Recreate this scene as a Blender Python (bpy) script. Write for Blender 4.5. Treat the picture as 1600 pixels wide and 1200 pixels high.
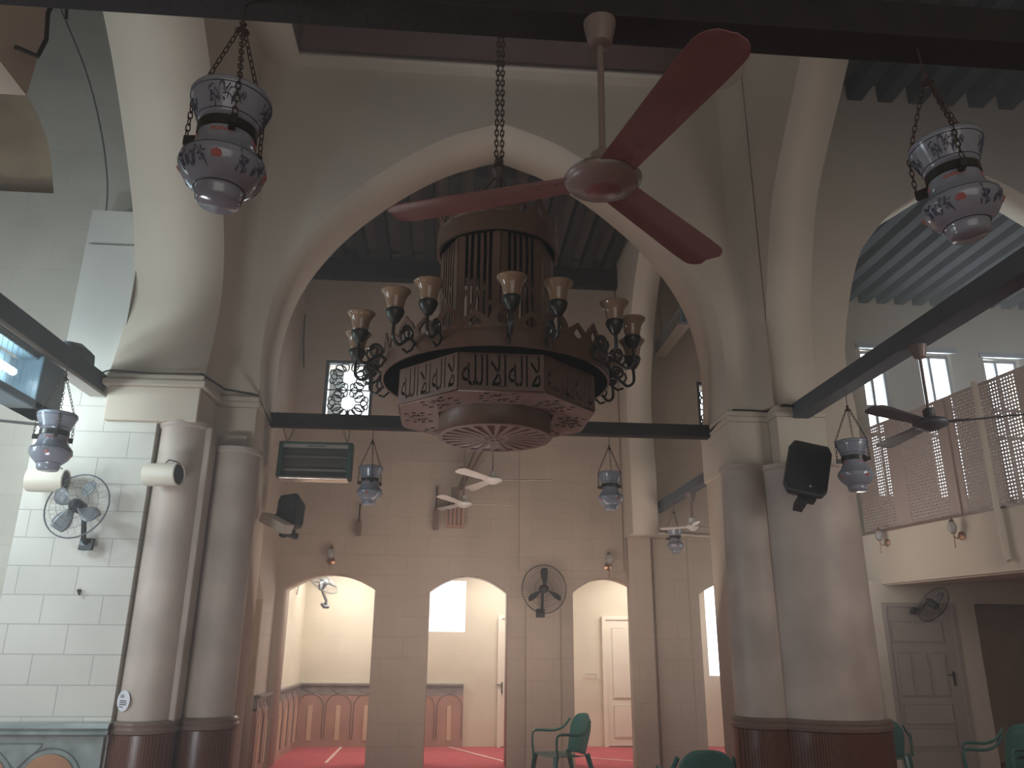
import bpy, bmesh, math, random
from mathutils import Vector, Matrix, Euler
random.seed(7)
R = math.radians
PI = math.pi
scn = bpy.context.scene
COL = scn.collection
for o in list(bpy.data.objects): bpy.data.objects.remove(o)

# ------------------------------------------------------------------ camera
cd = bpy.data.cameras.new('camera'); cam = bpy.data.objects.new('camera', cd); COL.objects.link(cam)
cd.sensor_width = 36; cd.lens = 1225 / 1600 * 36; cd.clip_start = 0.05; cd.clip_end = 200
cam.matrix_world = Matrix.Translation((0, 0, 1.65)) @ Matrix.Rotation(R(-4.4), 4, 'Z') @ Matrix.Rotation(R(108.1), 4, 'X') @ Matrix.Rotation(R(.5), 4, 'Z')
scn.camera = cam
# ------------------------------------------------------------------ world, light, exposure
scn.view_settings.view_transform = 'Standard'; scn.view_settings.look = 'None'
scn.view_settings.gamma = 1; scn.view_settings.use_curve_mapping = False
scn.view_settings.exposure = 0.34
w = bpy.data.worlds.new('world'); scn.world = w; w.use_nodes = True
w.node_tree.nodes['Background'].inputs[0].default_value = (.86, .95, 1, 1)
w.node_tree.nodes['Background'].inputs[1].default_value = 3.0
def area(name, loc, target, sx, sy, power, col):
    l = bpy.data.lights.new(name, 'AREA'); l.shape = 'RECTANGLE'; l.size = sx; l.size_y = sy; l.energy = power; l.color = col
    o = bpy.data.objects.new(name, l); COL.objects.link(o); o.location = loc
    o.rotation_euler = (Vector(target) - Vector(loc)).to_track_quat('-Z', 'Y').to_euler()
    return o
area('fill_behind_camera', (1.0, -3.6, 3.0), (1.0, 6, 3.6), 6, 4, 84, (1, .95, .90))  # assumed fill from behind the camera; the rear wall has no opening
area('fill_left_soffit', (-2.9, 3.9, .6), (-2.9, 6.9, 6.3), .9, .9, 55, (.90, .96, 1))  # added fill near the floor, lifts the left arch soffit; no opening here
area('assumed_lamp_left_pier', (-4.05, 6.95, 3.72), (-3.35, 7.5, 3.2), .4, .2, 7, (.82, .94, 1))  # added small light for the glow on the stone pier, no lamp in view
area('fill_balcony', (4.6, 10.0, 2.9), (6.4, 9.5, 3.3), 1.0, 1.6, 13, (1, .92, .88))  # added fill behind the right column to brighten the balcony front
area('fill_left_aisle', (-7.0, 4.6, 2.8), (-3.6, 7.4, 3.2), 1.6, 2.0, 100, (.84, .94, 1))  # assumed side fill from the left, unseen; the aisle wall has no window
area('assumed_lamp_left_aisle', (-4.3, 5.6, 3.3), (-3.4, 7.5, 3.2), .5, .25, 30, (.78, .93, 1))  # unseen lamp assumed near the insect lamp, brightens pier and lantern
area('daylight_lattice_left', (-1.62, 12.6, 5.35), (-1.3, 8, 3.5), .7, .85, 20, (.85, .95, 1))
area('daylight_lattice_centre', (2.15, 12.6, 5.25), (1.6, 8, 3.5), .8, .85, 20, (.88, 1, .92))
area('daylight_right_windows', (8.6, 13.4, 5.2), (7.2, 8, 5.6), 3.6, 1.8, 420, (.86, .94, 1))
area('daylight_passage_window', (0, 14.3, 2.1), (0, 9, 1.4), .62, 1.0, 22, (1, .98, .95))
area('daylight_passage_window_right', (4.85, 14.3, 1.9), (3.6, 9, 1.6), .8, 1.5, 40, (1, 1, .98))
area('assumed_passage_lamp', (-1.6, 13.0, 2.82), (-1.6, 13.05, 0), .5, .9, 35, (1, .95, .87))  # assumed ceiling lamp, none in view; lights the passage from above
area('assumed_passage_lamp_middle', (.9, 13.0, 2.82), (.9, 13.05, 0), .8, .9, 35, (1, .95, .87))  # second unseen lamp assumed on the passage ceiling
area('assumed_passage_lamp_right', (3.2, 13.0, 2.82), (3.2, 13.05, 0), .8, .9, 35, (1, .95, .87))  # third assumed ceiling lamp, likewise unseen
area('fill_second_bay_high', (.4, 9.2, 4.3), (.4, 11.6, 6.2), 3.0, .5, 5, (1, .84, .76))  # free-standing fill aimed at the upper back wall
area('fill_right_aisle', (5.6, 4.2, 3.2), (6.1, 10, 2.7), 1.5, 2, 55, (1, .93, .89))  # added fill for the right aisle and balcony, no real source there
area('fill_second_bay', (.5, 9.0, 1.6), (.5, 11.6, 3.3), 4.2, 1.2, 52, (1, .84, .75))  # invented broad fill under the main arch, brightens the back wall
area('fill_second_bay_right', (5.4, 9.9, 2.2), (0.4, 10.9, 2.9), 1.2, 1.6, 16, (1, .93, .86))  # added fill standing free in the right hall, no opening at this spot
area('fill_passage_left', (-.7, 12.7, 2.1), (-2.4, 12.9, 1.7), .5, 1.0, 9, (.95, .98, 1))  # added fill standing in the passage, whitens its left end wall

# ------------------------------------------------------------------ materials
def mat(name, col, rough=.8, metal=0, bump=0, bscale=30, noise=0, nscale=3, emit=None, spec=.5, trans=0, alpha=1):
    m = bpy.data.materials.new(name); m.use_nodes = True; nt = m.node_tree; b = nt.nodes['Principled BSDF']
    b.inputs['Base Color'].default_value = (*col, 1); b.inputs['Roughness'].default_value = rough
    b.inputs['Metallic'].default_value = metal; b.inputs['Specular IOR Level'].default_value = spec
    b.inputs['Transmission Weight'].default_value = trans; b.inputs['Alpha'].default_value = alpha
    tc = nt.nodes.new('ShaderNodeTexCoord')
    if noise:
        n = nt.nodes.new('ShaderNodeTexNoise'); n.inputs['Scale'].default_value = nscale; n.inputs['Detail'].default_value = 5
        nt.links.new(tc.outputs['Object'], n.inputs['Vector'])
        r = nt.nodes.new('ShaderNodeValToRGB'); r.color_ramp.elements[0].position = .3; r.color_ramp.elements[1].position = .7
        r.color_ramp.elements[0].color = (*[c * (1 - noise) for c in col], 1)
        r.color_ramp.elements[1].color = (*[min(1, c * (1 + noise * .6)) for c in col], 1)
        nt.links.new(n.outputs['Fac'], r.inputs['Fac']); nt.links.new(r.outputs['Color'], b.inputs['Base Color'])
    if bump:
        n2 = nt.nodes.new('ShaderNodeTexNoise'); n2.inputs['Scale'].default_value = bscale; n2.inputs['Detail'].default_value = 4
        nt.links.new(tc.outputs['Object'], n2.inputs['Vector'])
        bp = nt.nodes.new('ShaderNodeBump'); bp.inputs['Strength'].default_value = bump; bp.inputs['Distance'].default_value = .02
        nt.links.new(n2.outputs['Fac'], bp.inputs['Height']); nt.links.new(bp.outputs['Normal'], b.inputs['Normal'])
    if emit:
        b.inputs['Emission Color'].default_value = (*emit[0], 1); b.inputs['Emission Strength'].default_value = emit[1]
    return m
def stone(name, col, mortar, bw=.51, rh=.25, ms=.004, axis='XZ', var=.04):
    m = mat(name, col, .7, spec=.3); nt = m.node_tree; b = nt.nodes['Principled BSDF']
    tc = nt.nodes.new('ShaderNodeTexCoord'); sp = nt.nodes.new('ShaderNodeSeparateXYZ'); cb = nt.nodes.new('ShaderNodeCombineXYZ')
    nt.links.new(tc.outputs['Object'], sp.inputs[0])
    nt.links.new(sp.outputs['X' if axis == 'XZ' else 'Y'], cb.inputs[0]); nt.links.new(sp.outputs['Z'], cb.inputs[1])
    br = nt.nodes.new('ShaderNodeTexBrick'); br.inputs['Scale'].default_value = 1
    br.inputs['Brick Width'].default_value = bw; br.inputs['Row Height'].default_value = rh; br.inputs['Mortar Size'].default_value = ms
    br.inputs['Mortar Smooth'].default_value = .3
    br.inputs['Color1'].default_value = (*[c * (1 - var) for c in col], 1); br.inputs['Color2'].default_value = (*[min(1, c * (1 + var)) for c in col], 1)
    br.inputs['Mortar'].default_value = (*mortar, 1)
    nt.links.new(cb.outputs[0], br.inputs['Vector'])
    n = nt.nodes.new('ShaderNodeTexNoise'); n.inputs['Scale'].default_value = 1.3; n.inputs['Detail'].default_value = 6
    nt.links.new(tc.outputs['Object'], n.inputs['Vector'])
    mx = nt.nodes.new('ShaderNodeMixRGB'); mx.blend_type = 'MULTIPLY'; mx.inputs[0].default_value = .35
    nt.links.new(br.outputs['Color'], mx.inputs[1]); nt.links.new(n.outputs['Fac'], mx.inputs[2]); nt.links.new(mx.outputs[0], b.inputs['Base Color'])
    bp = nt.nodes.new('ShaderNodeBump'); bp.inputs['Strength'].default_value = .25; bp.inputs['Distance'].default_value = .01; bp.invert = True
    nt.links.new(br.outputs['Fac'], bp.inputs['Height']); nt.links.new(bp.outputs['Normal'], b.inputs['Normal'])
    return m
def ribbed(name, c1, c2, axis=0, scale=40, rough=.45):
    m = mat(name, c1, rough); nt = m.node_tree; b = nt.nodes['Principled BSDF']
    tc = nt.nodes.new('ShaderNodeTexCoord'); wv = nt.nodes.new('ShaderNodeTexWave'); wv.bands_direction = 'XYZ'[axis]
    wv.inputs['Scale'].default_value = scale; wv.inputs['Distortion'].default_value = 1.5; wv.inputs['Detail'].default_value = 3
    nt.links.new(tc.outputs['Object'], wv.inputs['Vector'])
    r = nt.nodes.new('ShaderNodeValToRGB'); r.color_ramp.elements[0].color = (*c1, 1); r.color_ramp.elements[1].color = (*c2, 1)
    nt.links.new(wv.outputs['Fac'], r.inputs['Fac']); nt.links.new(r.outputs['Color'], b.inputs['Base Color'])
    return m
M = dict(
    plaster=mat('plaster', (.60, .53, .43), .85, bump=.05, bscale=9, noise=.06, nscale=1.2, spec=.2),
    plasterW=mat('white_plaster', (.66, .66, .60), .8, noise=.05, nscale=1.5, spec=.25),
    column=mat('column_paint', (.50, .42, .36), .5, noise=.30, nscale=1.7, spec=.4),  # patchy tone: worn paint, partly light put into the colour
    stoneL=stone('limestone_left', (.72, .70, .62), (.42, .42, .38)),
    stoneL2=stone('limestone_left_soft_joints', (.62, .59, .50), (.54, .51, .44), bw=.75, rh=.5),  # darker tone, larger blocks and fainter joints than the pier stone
    stoneB=stone('limestone_back', (.52, .42, .33), (.45, .36, .28), bw=.6, rh=.28, ms=.006, var=.015),
    stoneBY=stone('limestone_back_side', (.55, .44, .35), (.48, .38, .3), bw=.6, rh=.28, ms=.006, axis='YZ', var=.015),
    stoneP=stone('limestone_passage', (.80, .71, .56), (.73, .64, .50), bw=.6, rh=.28, ms=.004, var=.01),
    tan=mat('tan_render', (.50, .36, .23), .85, noise=.2, nscale=3),
    maroon=mat('brown_painted_drum', (.20, .115, .085), .8, noise=.1),
    darkwood=mat('dark_wood_beam', (.02, .017, .016), .7, bump=.2, noise=.3, nscale=8, spec=.3),
    bluewood=mat('grey_blue_painted_beam', (.10, .12, .14), .6, noise=.15, nscale=5),
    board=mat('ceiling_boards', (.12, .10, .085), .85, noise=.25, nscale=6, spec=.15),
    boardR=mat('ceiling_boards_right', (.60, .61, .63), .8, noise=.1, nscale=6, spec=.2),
    joist=mat('ceiling_joist_wood', (.04, .036, .034), .8, noise=.3, nscale=9, spec=.2),
    joistR=mat('ceiling_joist_grey', (.045, .05, .058), .8, noise=.2, nscale=9, spec=.2),
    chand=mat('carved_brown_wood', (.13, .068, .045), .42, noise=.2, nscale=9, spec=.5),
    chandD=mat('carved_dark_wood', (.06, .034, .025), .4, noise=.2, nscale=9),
    chandP=mat('pinkish_fretwork', (.26, .165, .135), .5, noise=.1, nscale=9),
    bronze=mat('dark_bronze', (.045, .045, .04), .35, .6),
    iron=mat('rusty_iron', (.07, .045, .035), .6, .5),
    amber=mat('amber_glass', (.36, .24, .15), .12, trans=.25, spec=.8, alpha=.9),
    porcelain=mat('blue_white_porcelain', (.24, .26, .30), .16, spec=.7, noise=.06, nscale=8),
    pline=mat('porcelain_blue_line', (.06, .07, .11), .4),
    pred=mat('porcelain_red_rosette', (.38, .12, .11), .4),
    fanred=mat('maroon_fan_paint', (.20, .088, .085), .38, noise=.16, nscale=6, spec=.5),
    fanbeige=mat('fan_beige', (.21, .155, .135), .35, spec=.6),
    fangrey=mat('fan_grey', (.10, .105, .115), .45),
    fanwhite=mat('fan_white', (.62, .58, .53), .4),
    smoke=mat('smoky_blade_plastic', (.20, .22, .23), .3, alpha=.85),
    black=mat('black_plastic', (.018, .02, .023), .5, spec=.4),
    slate=mat('dark_speaker_grey', (.05, .055, .06), .6),
    cream=mat('cream_speaker_shell', (.62, .57, .46), .5),
    green=mat('green_painted_metal', (.045, .10, .075), .5),
    chrome=mat('bright_metal', (.7, .6, .55), .25, .9),
    grille=mat('grey_grille', (.17, .16, .14), .5, .3),
    brass=mat('aged_brass', (.42, .24, .14), .3, .8),
    glass=mat('clear_lamp_glass', (.6, .6, .6), .08, trans=.7),
    chair=mat('green_chair_plastic', (.05, .16, .135), .35, spec=.5),
    marbleG=mat('green_grey_marble', (.27, .32, .30), .25, noise=.3, nscale=7, spec=.6),
    marbleD=mat('marble_groove', (.10, .12, .11), .5),
    inlay=mat('orange_marble_inlay', (.42, .22, .12), .3, noise=.25, nscale=6),
    dadoB=ribbed('column_dado_wood', (.055, .022, .016), (.17, .07, .045), 0, 14, .32),
    dadoM=mat('brown_marble_dado', (.19, .125, .10), .3, noise=.2, nscale=6, spec=.5),
    dadoP=mat('pink_brown_marble', (.42, .24, .18), .4, noise=.15, nscale=5),
    dadoG=mat('grey_marble_frieze', (.26, .22, .20), .35, noise=.2, nscale=7),
    dadoO=mat('sand_marble_strip', (.60, .42, .28), .4),
    carpet=mat('red_carpet', (.44, .10, .11), .95, bump=.15, bscale=90, noise=.1, nscale=4, spec=.05),
    stripe=mat('cream_carpet_stripe', (.65, .45, .38), .95),
    doorW=mat('white_door_paint', (.78, .70, .58), .5, noise=.03),
    doorG=mat('cream_door_paint', (.38, .33, .29), .5, noise=.06),
    lattice=mat('dark_lattice', (.03, .038, .045), .6),
    winframe=mat('window_frame', (.35, .37, .4), .5),
    screen=mat('pierced_screen_panel', (.42, .34, .30), .75),
    wire=mat('black_cable', (.02, .02, .02), .6),
    tubeon=mat('lit_tube', (.9, .95, 1), .3, emit=((.72, .92, 1), 24)),
    bluebox=mat('blue_grey_enamel', (.13, .19, .23), .35, spec=.6),
    hazeglass=mat('reflective_cover', (.30, .40, .46), .12, spec=.8),
    paper=mat('paper_sticker', (.66, .66, .68), .7),
    ink=mat('ink', (.1, .1, .12), .8),
    sign=mat('pale_sign_strip', (.40, .37, .33), .5),
    leaf=mat('outside_foliage', (.10, .20, .06), .8),
    outwall=mat('outside_wall', (.12, .12, .115), .9),
)
# ------------------------------------------------------------------ helpers
class MB:
    def __init__(s): s.v = []; s.f = []
    def add(s, vs, fs, m=None):
        k = len(s.v); s.v += [tuple((m @ Vector(p)) if m else p) for p in vs]; s.f += [tuple(i + k for i in f) for f in fs]; return s
    def box(s, x0, x1, y0, y1, z0, z1, m=None):
        vs = [(x, y, z) for z in (z0, z1) for y in (y0, y1) for x in (x0, x1)]
        return s.add(vs, [(0, 2, 3, 1), (4, 5, 7, 6), (0, 1, 5, 4), (2, 6, 7, 3), (0, 4, 6, 2), (1, 3, 7, 5)], m)
    def lathe(s, prof, n=24, m=None, a0=0, a1=2 * PI):
        full = abs(a1 - a0 - 2 * PI) < 1e-6; c = n if full else n + 1; vs = []; fs = []
        for i in range(c):
            a = a0 + (a1 - a0) * i / n
            for r, z in prof: vs.append((r * math.cos(a), r * math.sin(a), z))
        L = len(prof)
        for i in range(n):
            j = (i + 1) % c
            for k in range(L - 1): fs.append((i * L + k, j * L + k, j * L + k + 1, i * L + k + 1))
        if full:
            if prof[0][0] > 1e-6: fs.append(tuple(i * L for i in range(c))[::-1])
            if prof[-1][0] > 1e-6: fs.append(tuple(i * L + L - 1 for i in range(c)))
        return s.add(vs, fs, m)
    def tube(s, pts, r, n=6, closed=False, m=None, rs=None, flat=1):
        pts = [Vector(p) for p in pts]; N = len(pts); vs = []; fs = []; up = None
        for i, p in enumerate(pts):
            t = (pts[(i + 1) % N] - pts[i - 1]) if closed else (pts[min(i + 1, N - 1)] - pts[max(i - 1, 0)])
            if t.length < 1e-9: t = Vector((0, 0, 1))
            t.normalize()
            if up is None:
                up = t.orthogonal().normalized() if abs(t.z) > .99 else (Vector((0, 0, 1)) - t * t.z).normalized()
            else: up = (up - t * up.dot(t)).normalized()
            sd = t.cross(up); rr = rs[i] if rs else r
            for k in range(n):
                a = 2 * PI * k / n + PI / n; vs.append(p + up * (math.cos(a) * rr * flat) + sd * (math.sin(a) * rr))
        for i in range(N if closed else N - 1):
            j = (i + 1) % N
            for k in range(n): fs.append((i * n + k, i * n + (k + 1) % n, j * n + (k + 1) % n, j * n + k))
        if not closed: fs += [tuple(range(n))[::-1], tuple((N - 1) * n + k for k in range(n))]
        return s.add(vs, fs, m)
    def prism(s, poly, z0, z1, m=None):
        n = len(poly); vs = [(x, y, z0) for x, y in poly] + [(x, y, z1) for x, y in poly]
        return s.add(vs, [tuple(range(n))[::-1], tuple(range(n, 2 * n))] + [(i, (i + 1) % n, n + (i + 1) % n, n + i) for i in range(n)], m)
    def build(s, name, mt, parent=None, smooth=False, bevel=0):
        me = bpy.data.meshes.new(name); me.from_pydata(s.v, [], s.f)
        bm = bmesh.new(); bm.from_mesh(me); bmesh.ops.recalc_face_normals(bm, faces=bm.faces); bm.to_mesh(me); bm.free()
        me.materials.append(mt if not isinstance(mt, str) else M[mt])
        if smooth:
            for p in me.polygons: p.use_smooth = True
            if smooth != 2: me.set_sharp_from_angle(angle=R(40))
        o = bpy.data.objects.new(name, me); COL.objects.link(o)
        if parent: o.parent = parent
        if bevel:
            b = o.modifiers.new('bevel', 'BEVEL'); b.width = bevel; b.segments = 2; b.limit_method = 'ANGLE'
        return o
def tag(o, label, cat, group=None, kind=None):
    o['label'] = label; o['category'] = cat
    if group: o['group'] = group
    if kind: o['kind'] = kind
    return o
def struct(o): o['kind'] = 'structure'; return o
def thing(name, label, cat, loc=(0, 0, 0), rot=(0, 0, 0), group=None):
    o = bpy.data.objects.new(name, None); COL.objects.link(o); o.location = loc; o.rotation_euler = rot; o.empty_display_size = .1
    return tag(o, label, cat, group)
def copy_tree(o, parent=None):
    c = o.copy(); COL.objects.link(c)
    if parent: c.parent = parent
    for ch in [x for x in COL.objects if x.parent == o]: copy_tree(ch, c)
    return c
def place(src, loc, rot, label, first=False, scale=None, group=None):
    o = src if first else copy_tree(src); o.location = loc; o.rotation_euler = rot; o['label'] = label
    if scale: o.scale = (scale,) * 3
    if group: o['group'] = group
    return o
MXZ = Matrix(((1, 0, 0, 0), (0, 0, -1, 0), (0, 1, 0, 0), (0, 0, 0, 1)))   # plan drawn in x,z ; thickness towards +Y handled below
MYZ = Matrix(((0, 0, 1, 0), (1, 0, 0, 0), (0, 1, 0, 0), (0, 0, 0, 1)))
def plate(name, loops, thick, m, mt, parent=None, text=None):
    """flat plate with holes: loops[0] outline, rest holes; local z is thickness 0..thick"""
    cu = bpy.data.curves.new(name, 'CURVE'); cu.dimensions = '2D'; cu.fill_mode = 'BOTH'; cu.extrude = thick / 2
    for lp in loops:
        sp = cu.splines.new('POLY'); sp.points.add(len(lp) - 1); sp.use_cyclic_u = True
        for i, (x, y) in enumerate(lp): sp.points[i].co = (x, y, 0, 1)
    tmp = bpy.data.objects.new(name, cu); COL.objects.link(tmp)
    dg = bpy.context.evaluated_depsgraph_get(); me = bpy.data.meshes.new_from_object(tmp.evaluated_get(dg))
    bpy.data.objects.remove(tmp); bpy.data.curves.remove(cu)
    me.transform(m @ Matrix.Translation((0, 0, thick / 2)))
    me.materials.clear(); me.materials.append(M[mt])
    bm = bmesh.new(); bm.from_mesh(me); bmesh.ops.remove_doubles(bm, verts=bm.verts, dist=1e-5); bmesh.ops.recalc_face_normals(bm, faces=bm.faces); bm.to_mesh(me); bm.free()
    me.name = name
    o = bpy.data.objects.new(name, me); COL.objects.link(o)
    if parent: o.parent = parent
    return o
def wallXZ(name, loops, y0, y1, mt, parent=None):
    return plate(name, loops, y1 - y0, Matrix.Translation((0, y1, 0)) @ MXZ, mt, parent)
def wallYZ(name, loops, x0, x1, mt, parent=None):
    return plate(name, loops, x1 - x0, Matrix.Translation((x0, 0, 0)) @ MYZ, mt, parent)
def catmull(p, n=6):
    out = []
    for i in range(len(p) - 1):
        a, b, c, d = p[max(i - 1, 0)], p[i], p[i + 1], p[min(i + 2, len(p) - 1)]
        for k in range(n):
            t = k / n; out.append(tuple(.5 * (2 * b[j] + (c[j] - a[j]) * t + (2 * a[j] - 5 * b[j] + 4 * c[j] - d[j]) * t * t + (3 * b[j] - a[j] - 3 * c[j] + d[j]) * t ** 3) for j in (0, 1)))
    return out + [p[-1]]
def mirror_arch(c, prof, bottom=None):
    """prof: (z, halfwidth) rising to halfwidth 0 -> closed loop"""
    pr = catmull(prof); L = [(c - h, z) for z, h in pr]; Rr = [(c + h, z) for z, h in pr[:-1]][::-1]
    lp = L + Rr
    if bottom is not None: lp = [(c - prof[0][1], bottom)] + lp + [(c + prof[0][1], bottom)]
    return lp
def seg_arch(x0, x1, zs, za, zb, n=14):
    c = (x0 + x1) / 2; h = (x1 - x0) / 2; pts = [(x0, zb)]
    for i in range(n + 1):
        u = -1 + 2 * i / n; pts.append((c + h * u, zs + (za - zs) * (1 - u * u)))
    return pts + [(x1, zb)]
def B(name, x0, x1, y0, y1, z0, z1, mt, **k): return MB().box(x0, x1, y0, y1, z0, z1).build(name, mt, **k)
def S(*a, **k): return struct(B(*a, **k))

# ================================================================== THE ROOM
S('floor', -9, 13, -5, 14.0, -.2, 0, 'carpet')
# main arch wall
prof = [(4.07, 2.52), (4.5, 2.545), (4.95, 2.53), (5.48, 2.42), (5.97, 2.19), (6.49, 1.8), (7.0, 1.24), (7.39, .65), (7.64, 0)]
main = mirror_arch(.47, prof, -.05)
struct(wallXZ('wall_main_arch', [[(-3.0, 0), (main[0][0], 0)] + main[1:-1] + [(main[-1][0], 0), (3.93, 0), (3.93, 9.2), (-3.0, 9.2)]], 8.08, 8.92, 'plaster'))
# cove fillets in the nave corners
def cove(name, x, y, sx, r, z0, z1):
    p = [(x, y)] + [(x + sx * r * (1 - math.sin(t)), y - r * (1 - math.cos(t))) for t in [PI / 2 * i / 8 for i in range(9)]]
    return struct(MB().prism(p, z0, z1).build(name, 'plaster', smooth=True))
cove('trim_1', -2.43, 8.09, 1, .22, 4.06, 8.31); cove('trim_2', 3.41, 8.09, -1, .3, 4.06, 8.31)
# left longitudinal arch wall (runs towards the camera)
far = catmull([(4.05, 7.43), (4.56, 7.56), (5.06, 7.6), (5.5, 7.47), (5.93, 7.2), (6.41, 6.78), (6.84, 6.35), (7.17, 5.93), (7.34, 5.65)])
near = catmull([(7.34, 5.65), (7.15, 5.3), (6.8, 4.85), (6.35, 4.4), (5.9, 4.08), (5.4, 3.9), (4.9, 3.87), (4.5, 3.84)])
lp = [(y, z) for z, y in far] + [(y, z) for z, y in near][1:]
struct(wallYZ('wall_left_arcade', [[(-4.5, 0), (-4.5, 9.2), (8.3, 9.2), (8.3, 4.05)] + lp + [(3.0, 4.5), (3.0, 0)]], -3.32, -2.42, 'plaster'))
# right longitudinal arch wall
far = catmull([(4.05, 7.83), (4.6, 7.83), (5.1, 7.78), (5.74, 7.58), (6.3, 7.33), (6.72, 6.97), (7.1, 6.58), (7.46, 6.22), (7.75, 5.9), (7.95, 5.5)])
near = [(y, z) for z, y in far]; near2 = [(11.0 - y, z) for y, z in near[::-1]][1:]
struct(wallYZ('wall_right_arcade', [[(-4.5, 0), (-4.5, 9.2), (8.3, 9.2), (8.3, 4.05)] + near + near2 + [(3.1, 0)]], 3.42, 3.93, 'plaster'))
# piers: lower bodies, imposts
S('wall_left_pier', -3.93, -2.83, 7.5, 8.3, 0, 4.0, 'stoneL')
S('wall_left_pier_upper', -3.84, -3.30, 7.57, 8.3, 3.95, 5.5, 'plasterW'); S('wall_left_pier_top', -3.86, -3.31, 7.61, 8.3, 5.4, 5.92, 'plasterW')
S('wall_left_pier_core', -2.9, -2.08, 7.92, 8.9, 0, 3.6, 'column')
S('wall_right_pier_core', 3.0, 3.9, 8.15, 8.9, 0, 4.0, 'column')
def impost(name, x0, x1, y0, y1, z0, z1, e=.05):
    m = MB(); m.box(x0, x1, y0, y1, z0, z1 - .12); m.box(x0 - e, x1 + e, y0 - e, y1, z1 - .12, z1 - .06); m.box(x0 - e * .5, x1 + e * .5, y0 - e * .5, y1, z1 - .06, z1)
    return struct(m.build(name, 'plaster', bevel=.012))
impost('trim_3', -3.30, -2.44, 7.42, 8.3, 3.60, 4.06); impost('trim_4', -2.46, -2.04, 8.02, 8.93, 3.44, 4.05, .02)
impost('trim_5', 2.97, 3.42, 8.0, 8.95, 3.42, 4.05, .012); impost('trim_6', 3.42, 3.95, 7.78, 8.3, 3.40, 4.06, .012)
# left aisle: stone wall behind the pier with its arch band and tan tympanum
tym = catmull([(-4.62, 6.44), (-4.75, 6.95), (-4.95, 7.4), (-5.25, 7.85), (-5.7, 8.3)])
struct(wallXZ('wall_left_aisle', [[(-9, 0), (-3.3, 0), (-3.3, 9.2), (-9, 9.2)], [(-8.6, 6.44)] + tym + [(-8.6, 8.3)]], 8.2, 8.6, 'stoneL2'))
S('wall_left_tympanum', -8.7, -4.4, 8.5, 8.7, 6.3, 8.5, 'tan')
band_o = catmull([(-3.88, 5.9), (-3.92, 6.4), (-4.1, 7.1), (-4.4, 7.9), (-4.8, 8.7), (-5.0, 9.1)])
band_i = [(x + .58, z) for x, z in band_o]
struct(wallXZ('trim_7', [band_o + band_i[::-1]], 7.95, 8.3, 'stoneL2'))
struct(MB().tube([(x, 7.96, z) for x, z in band_o], .014, 5).build('trim_12', 'marbleD'))
# left wall of aisle and back of room, both closed, without openings
S('wall_left', -9.2, -9, -5, 9, 0, 9.2, 'plasterW'); S('wall_behind', -9, 13, -5.2, -5, 0, 9.2, 'plaster'); S('wall_far_right', 13, 13.2, -5, 14.2, 0, 9.2, 'plaster')
# nave ceiling frame and raised drum
struct(plate('ceiling_nave', [[(-2.5, -5), (3.5, -5), (3.5, 8.2), (-2.5, 8.2)], [(-2.0, 2.9), (2.95, 2.9), (2.95, 7.93), (-2.0, 7.93)]], .12, Matrix.Translation((0, 0, 8.3)), 'plaster'))
dr = MB(); dr.box(-2.2, 3.15, 2.6, 2.9, 8.42, 10.6); dr.box(-2.2, -2.0, 2.9, 7.93, 8.42, 10.6); dr.box(2.95, 3.15, 2.9, 7.93, 8.42, 10.6)
struct(dr.build('wall_drum', 'maroon'))
struct(wallXZ('wall_drum_back', [[(-2.2, 8.38), (3.15, 8.38), (3.15, 10.6), (-2.2, 10.6)], [(-.25, 8.93), (1.25, 8.93), (1.25, 9.8), (-.25, 9.8)]], 7.94, 8.14, 'maroon'))
S('ceiling_drum', -2.2, 3.15, 2.6, 8.14, 10.6, 10.7, 'maroon')
wf = MB()
for x in (-.25, .1, .48, .86, 1.2): wf.box(x, x + .05, 7.97, 8.03, 8.93, 9.8)
wf.box(-.25, 1.25, 7.97, 8.03, 8.93, 8.97); wf.box(-.25, 1.25, 7.97, 8.03, 9.76, 9.8)
struct(wf.build('window_7', 'winframe'))
# second bay
arcade = [[(-2.5, 0), (-2.33, 0)], ]
hole = [seg_arch(-2.31, -1.03, 2.31, 2.53, 0), seg_arch(-.26, .86, 2.31, 2.53, 0), seg_arch(1.80, 2.88, 2.31, 2.53, 0), seg_arch(3.66, 4.75, 2.31, 2.5, 0)]
outl = [(-2.6, 0)]
for h in hole: outl += h
outl += [(6.0, 0), (6.0, 8.0), (-2.6, 8.0)]
lat = [(-1.99, -1.25, 4.83, 5.76), (1.72, 2.52, 4.80, 5.70), (3.84, 4.5, 4.72, 5.60)]
struct(wallXZ('wall_back', [outl] + [[(a, c), (b, c), (b, d), (a, d)] for a, b, c, d in lat], 11.6, 12.1, 'stoneB'))
S('wall_back_centre_pilaster', 1.12, 1.60, 11.55, 11.61, 0, 2.66, 'stoneB')
S('wall_back_upper_projection', 1.02, 2.55, 11.56, 11.61, 2.62, 7.1, 'stoneB')
S('wall_back_right_pilaster', 3.0, 3.5, 11.58, 11.61, 0, 3.1, 'stoneB')
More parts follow.
